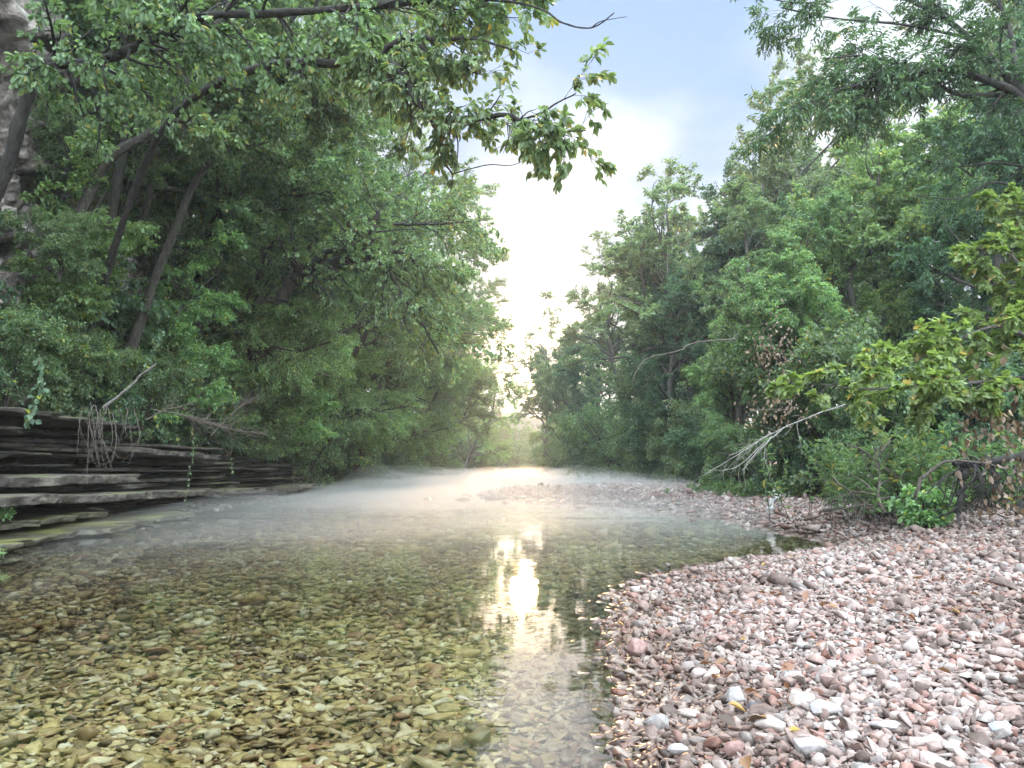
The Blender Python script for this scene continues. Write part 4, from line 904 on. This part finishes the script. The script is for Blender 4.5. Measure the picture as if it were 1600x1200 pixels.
# willow-like herbs
def herbs(cx, cy_, n, label, seed, h=(.6, 1.2), spread=.5, mat='mid'):
    r = np.random.default_rng(seed); st = []
    base = np.stack((r.normal(size=n)*spread, r.normal(size=n)*spread*.6, np.zeros(n)), -1)
    K = 7; hh = r.uniform(*h, n); d = nrm(np.stack((r.normal(size=n)*.25, r.normal(size=n)*.25, np.ones(n)), -1)); Q = [base]
    for k in range(K-1):
        d = nrm(d+r.normal(size=(n, 3))*.07+np.array([0, 0, -.05])); Q.append(Q[-1]+d*(hh/(K-1))[:, None])
    Q = np.stack(Q, 1); root = empty('willow_herb_clump', (cx, cy_, z1(cx, cy_)-.03)); g = Acc()
    tubes(g, Q, np.tile(np.linspace(.006, .002, K), (n, 1)), 4); g.build('stem', BK['brown'], root)
    ps, ts = leaf_sites([Q], n*42, r, tpow=.9, t0=.15); g = Acc()
    leaves(g, ps, ts, r, size=(.07, .13), aspect=.2, kind='oval', down=.1, ws=.8, wt=.6, curl=.35, nn=.4); g.build('foliage', LM[mat], root)
    tag(root, label, 'plants', 'willow herb clumps at the wood edge'); return root
for i, (px, d, lb_) in enumerate([(1400, 9.8, 'narrow leaved willow herbs above the brush pile'), (1470, 9.9, 'narrow leaved willow herbs behind the small bright bush'), (1540, 10.2, 'tall willow herbs behind the root ball'), (1365, 12.0, 'willow herbs in shade left of the brush pile')]):
    q = P(px, 780, d); herbs(q[0], d, 46, lb_, 50+i, h=(.7, 1.25))
herbs(6.0, 16.5, 60, 'low green forbs at the foot of the wood where mist meets gravel', 60, h=(.15, .4), spread=.7)
herbs(5.8, 19.0, 60, 'low green forbs farther along the misty gravel edge', 61, h=(.2, .5), spread=.8)

# ------------------------------------------------------------------ individual cobbles, fallen leaves, sticks on the gravel
def sm(name, c, c2):
    m, n, l, out = newmat(name); tcd = N(n, 'ShaderNodeTexCoord')
    n1 = N(n, 'ShaderNodeTexNoise'); n1.inputs['Scale'].default_value = 22; n1.inputs['Detail'].default_value = 8; n1.inputs['Roughness'].default_value = .7; l.new(tcd.outputs['Object'], n1.inputs['Vector'])
    cc = ramp(n, l, n1.outputs['Fac'], [(.33, c), (.64, c2)])
    p = N(n, 'ShaderNodeBsdfPrincipled'); p.inputs['Roughness'].default_value = .75; l.new(cc, p.inputs['Base Color'])
    bp = N(n, 'ShaderNodeBump'); bp.inputs['Strength'].default_value = .6; bp.inputs['Distance'].default_value = .008; l.new(n1.outputs['Fac'], bp.inputs['Height']); l.new(bp.outputs[0], p.inputs['Normal'])
    l.new(p.outputs[0], out.inputs[0]); return m
SM = {'red': sm('stone_red', (.14, .07, .055), (.30, .19, .165)), 'pink': sm('stone_pink', (.22, .15, .135), (.40, .32, .29)), 'grey': sm('stone_grey', (.13, .115, .105), (.30, .27, .25)),
      'white': sm('stone_white', (.20, .175, .165), (.345, .31, .295)), 'tan': sm('stone_tan', (.20, .155, .13), (.38, .32, .28)), 'blue': sm('stone_blue_grey', (.20, .21, .23), (.42, .43, .46)), 'dark': sm('stone_dark', (.04, .035, .035), (.13, .11, .11))}
crng = np.random.default_rng(77)
def cobble(px, py, wpx, hk, col, label, rot=None):
    d = (CAM_H-.04)*F/(py-735); 
    q0 = P(px, py, d); z = z1(q0[0], d); d = (CAM_H-max(z, -.05)-.02)*F/(py-735); q = P(px, py, d); z = z1(q[0], d)
    w = wpx/F*d*.6
    V, Fc = rock_template(crng, 16, 1)
    V = V*np.array([w/2, w/2*crng.uniform(.6, .85), w/2*hk])
    V = V @ np.array(Matrix.Rotation(crng.uniform(-.15, .15), 3, 'X') @ Matrix.Rotation(rot if rot is not None else crng.uniform(-.3, .3), 3, 'Z'))
    o = build('cobble', V, [Fc], SM[col]); o.location = (q[0], q[1], z+w*hk*.38+.008); tag(o, label, 'stone', 'cobbles lying on the gravel bar')
for c in [
 (1000, 1012, 66, .8, 'red', 'dark red upright cobble at the water edge'), (1145, 1075, 62, .75, 'grey', 'grey brown cobble right of the water, above the dark leaves'),
 (1205, 1118, 90, .45, 'tan', 'flat tan cobble beside the dark wet leaves'), (1262, 1150, 95, .6, 'white', 'large white angular cobble in the right foreground'),
 (1290, 1090, 80, .5, 'white', 'pale cobble with a flat top above the large white one'), (1105, 1188, 90, .5, 'pink', 'rounded orange pink cobble at the bottom edge'),
 (1235, 1040, 60, .35, 'blue', 'flat bluish white slab among pink gravel'), (1400, 1038, 60, .3, 'blue', 'thin bluish slab lying flat at mid right'),
 (1560, 1115, 70, .4, 'blue', 'bluish cobble near the right edge of the gravel'), (1025, 1115, 66, .7, 'grey', 'pointed grey cobble standing at the water edge'),
 (1190, 1035, 60, .5, 'pink', 'long pink cobble left of the bluish slab'), (1345, 1175, 80, .5, 'grey', 'broad grey cobble at the bottom of the bar'),
 (1450, 1165, 85, .45, 'pink', 'wide pink cobble at bottom right'), (1510, 1075, 60, .45, 'tan', 'tan cobble right of centre on the bar'),
 (1130, 985, 46, .5, 'red', 'reddish cobble on the slope above the water edge'), (1170, 935, 34, .4, 'red', 'rust red flat stone far up the gravel slope'),
 (1090, 1045, 56, .6, 'pink', 'pinkish cobble among the shoreline stones'), (1060, 1150, 70, .5, 'white', 'white cobble half in the shallow edge'),
 (1010, 905, 22, .6, 'pink', 'lone pink stone standing in shallow water off the bar'), (1180, 1090, 55, .55, 'dark', 'blackish wet cobble beside the yellow leaf'),
 (1330, 1010, 52, .5, 'red', 'brick red cobble in the middle of the bar'), (1420, 965, 40, .5, 'grey', 'grey cobble up the middle of the bar'),
 (1550, 990, 50, .5, 'pink', 'pink cobble near the right edge, mid bar'), (1250, 985, 44, .5, 'white', 'white cobble mid slope on the bar'),
 (1380, 1110, 74, .45, 'white', 'long white cobble between the grey and bluish ones'), (1540, 1180, 90, .45, 'grey', 'grey slab cut by the bottom right corner'),
 (1080, 1100, 60, .6, 'tan', 'tan cobble touching the dark wet leaves'), (1150, 1150, 70, .6, 'red', 'reddish brown cobble left of the large white one')]:
    cobble(*c[:5], c[5])
def bedrock(px, py, wpx, col, label):
    d = (CAM_H+.2)*F/(py-735); q = P(px, py, d); w = wpx/F*d
    V, Fc = rock_template(crng, 16, 1); V = V*np.array([w/2, w/2*.7, w*.12]); o = build('sunken_stone', V, [Fc], SM[col]); o.location = (q[0], q[1], z1(q[0], q[1])+.05); tag(o, label, 'stone', 'larger stones under the water')
def lm(name, c):
    return leafmat(name, tuple(v*.6 for v in c), c, tuple(min(1, v*1.3) for v in c), trans=.25, tcol=(1.2, 1.1, .9))
LMY, LMB, LMR = lm('fallen_yellow', (.34, .23, .06)), lm('fallen_brown', (.20, .10, .05)), lm('fallen_dark', (.06, .035, .025))
def fallen(px, py, s, m, label, g_='fallen leaves on the gravel'):
    d = (CAM_H-.1)*F/(py-735); q = P(px, py, d); z = max(z1(q[0], d), -.0); d = (CAM_H-z-.05)*F/(py-735); q = P(px, py, d)
    A = Acc(); leaves(A, np.zeros((1, 3)), np.array([[1., 0, 0]]), crng, size=(s, s*1.05), aspect=.65, kind='oval', dirs=nrm(np.array([[crng.normal(), crng.normal(), .05]])), nn=.3, curl=-.3, fold=.3)
    o = A.build('fallen_leaf', m); o.location = (q[0], q[1], max(z1(q[0], q[1]), 0)+.035); tag(o, label, 'leaf', g_)
for px, py, s, m, lb_ in [(1165, 1088, .09, LMY, 'curled yellow leaf above the dark wet leaves'), (1225, 1118, .07, LMY, 'tan yellow leaf on edge between cobbles'), (975, 965, .07, LMY, 'yellow leaf floating by the water edge'),
   (1190, 883, .10, LMY, 'yellow leaf at the far shoreline'), (1235, 870, .08, LMY, 'small yellow leaf by the point of the far shoreline'), (1366, 860, .09, LMY, 'yellow leaf on the gravel behind the inlet'), (1155, 982, .05, LMY, 'small yellow leaf on the slope'),
   (1180, 930, .10, LMB, 'brown curled leaf high on the gravel slope'), (1170, 1100, .10, LMR, 'dark wet leaf beside the yellow one'), (1150, 1108, .09, LMR, 'blackish leaf stuck to wet stones'), (1115, 1022, .09, LMB, 'brown leaf standing between shoreline cobbles'),
   (1340, 830, .1, LMB, 'brown leaf far back on the bar'), (1385, 848, .1, LMB, 'second brown leaf far back on the bar'), (1310, 930, .08, LMB, 'brown leaf on the middle of the bar'), (1500, 925, .08, LMB, 'brown leaf on the right of the bar'), (1080, 1000, .08, LMB, 'brown leaf low on the shoreline slope'),
   (1485, 1015, .07, LMB, 'brown leaf among pink stones at right'), (1290, 895, .08, LMR, 'dark leaf in the brown streak of the bar'), (1170, 1170, .08, LMB, 'rust leaf at the bottom of the bar')]:
    fallen(px, py, s*.6, m, lb_)
stick('twig', [([(1065, 938, 4.35), (1110, 942, 4.3), (1155, 950, 4.2)], .007, .004)], 'thin straight twig lying on the gravel near the water', 'twig', 'dead', 12)

lr = np.random.default_rng(91); n_ = 420
lx_, ly_ = lr.uniform(.6, 4.2, n_), lr.uniform(2.2, 7.5, n_); ks = (sdist(lx_, ly_, LANDR) > .05) & (np.abs(ly_-(3.2+.9*lx_*.6)) < 1.3) & (fbm(lx_, ly_, .8, 70, 3) > -.05)
lx_, ly_ = lx_[ks], ly_[ks]; A = Acc(); dd_ = nrm(np.stack((lr.normal(size=len(lx_)), lr.normal(size=len(lx_)), lr.normal(size=len(lx_))*.25), -1))
leaves(A, np.stack((lx_, ly_, zg(lx_, ly_)+.03), -1), dd_, lr, size=(.02, .055), aspect=.6, kind='oval', dirs=dd_, nn=.4, curl=-.3, fold=.3)
tag(A.build('leaf_litter', LMB), 'small brown flakes of dead leaf scattered among the gravel near the water', 'leaf litter', kind='stuff')

# ------------------------------------------------------------------ mist over the water, haze
def volmat(name, col, dens, aniso):
    m, n, l, out = newmat(name); v = N(n, 'ShaderNodeVolumePrincipled'); v.inputs['Color'].default_value = (*col, 1); v.inputs['Density'].default_value = dens; v.inputs['Anisotropy'].default_value = aniso
    l.new(v.outputs[0], out.inputs['Volume']); return m
def mist(y0, y1, x0f, x1f, top, dens, seed, label, fade=9., na=1.5):
    ys = np.arange(y0, y1, .6); us = np.linspace(0, 1, 46)
    Yg, Ug = np.meshgrid(ys, us); Xg = x0f(Yg)+(x1f(Yg)-x0f(Yg))*Ug
    edge = np.clip(np.minimum((Yg-y0)/fade, (y1-Yg)/8), 0, 1)*np.clip(np.minimum(Ug, 1-Ug)/.06, 0, 1)
    edge = edge*edge*(3-2*edge)
    Zt = .02 + top*edge*np.clip(.8+na*fbm(Xg, Yg*.6, 4, seed, 4), .12, 2)
    Zb = np.full_like(Zt, .012); n = Zt.size; ii = np.arange(n).reshape(Zt.shape)
    V = np.concatenate((np.stack((Xg, Yg, Zt), -1).reshape(-1, 3), np.stack((Xg, Yg, Zb), -1).reshape(-1, 3)))
    top_f = np.stack((ii[:-1, :-1], ii[:-1, 1:], ii[1:, 1:], ii[1:, :-1]), -1).reshape(-1, 4)
    per = np.concatenate((ii[0, :-1], ii[:-1, -1], ii[-1, ::-1][:-1], ii[::-1, 0][:-1])); pn = np.roll(per, -1)
    side = np.stack((per, per+n, pn+n, pn), -1)
    o = build('mist', V, [top_f[:, ::-1], top_f[:, ::1]+n, side], volmat('mist_vapour', (.97, .94, .90), dens, .38)); tag(o, label, 'mist', kind='stuff')
mist(4.5, 120, lambda y: np.interp(y, [0, 5, 10, 14, 24], [-2, -3.6, -6.0, -6.4, -6.6])+(y > 24)*(lbx(y)+7.1), lambda y: np.interp(y, [0, 5, 7, 10, 14, 20, 30, 40, 120], [.2, .8, 2, 3.7, 5.4, 6.6, 6.9, 7.2, 6.0]), .42, .088, 1, 'low white mist lying on the creek', fade=13., na=.8)
mist(13, 130, lambda y: lbx(y)+.3, lambda y: np.interp(y, [0, 13, 20, 40, 130], [5, 5.6, 7.2, 8, 6.8]), .95, .045, 5, 'thin upper veil of mist over the far water', fade=24., na=.8)
g = [(-95, -45, -2.5), (95, -45, -2.5), (95, 215, -2.5), (-95, 215, -2.5), (-95, -45, 36), (95, -45, 36), (95, 215, 36), (-95, 215, 36)]
hz = build('haze', np.array(g, float), [np.array([(0, 3, 2, 1), (4, 5, 6, 7), (0, 1, 5, 4), (1, 2, 6, 5), (2, 3, 7, 6), (3, 0, 4, 7)])], volmat('haze_air', (.84, .93, 1.0), .0012, .55))
tag(hz, kind='stuff')
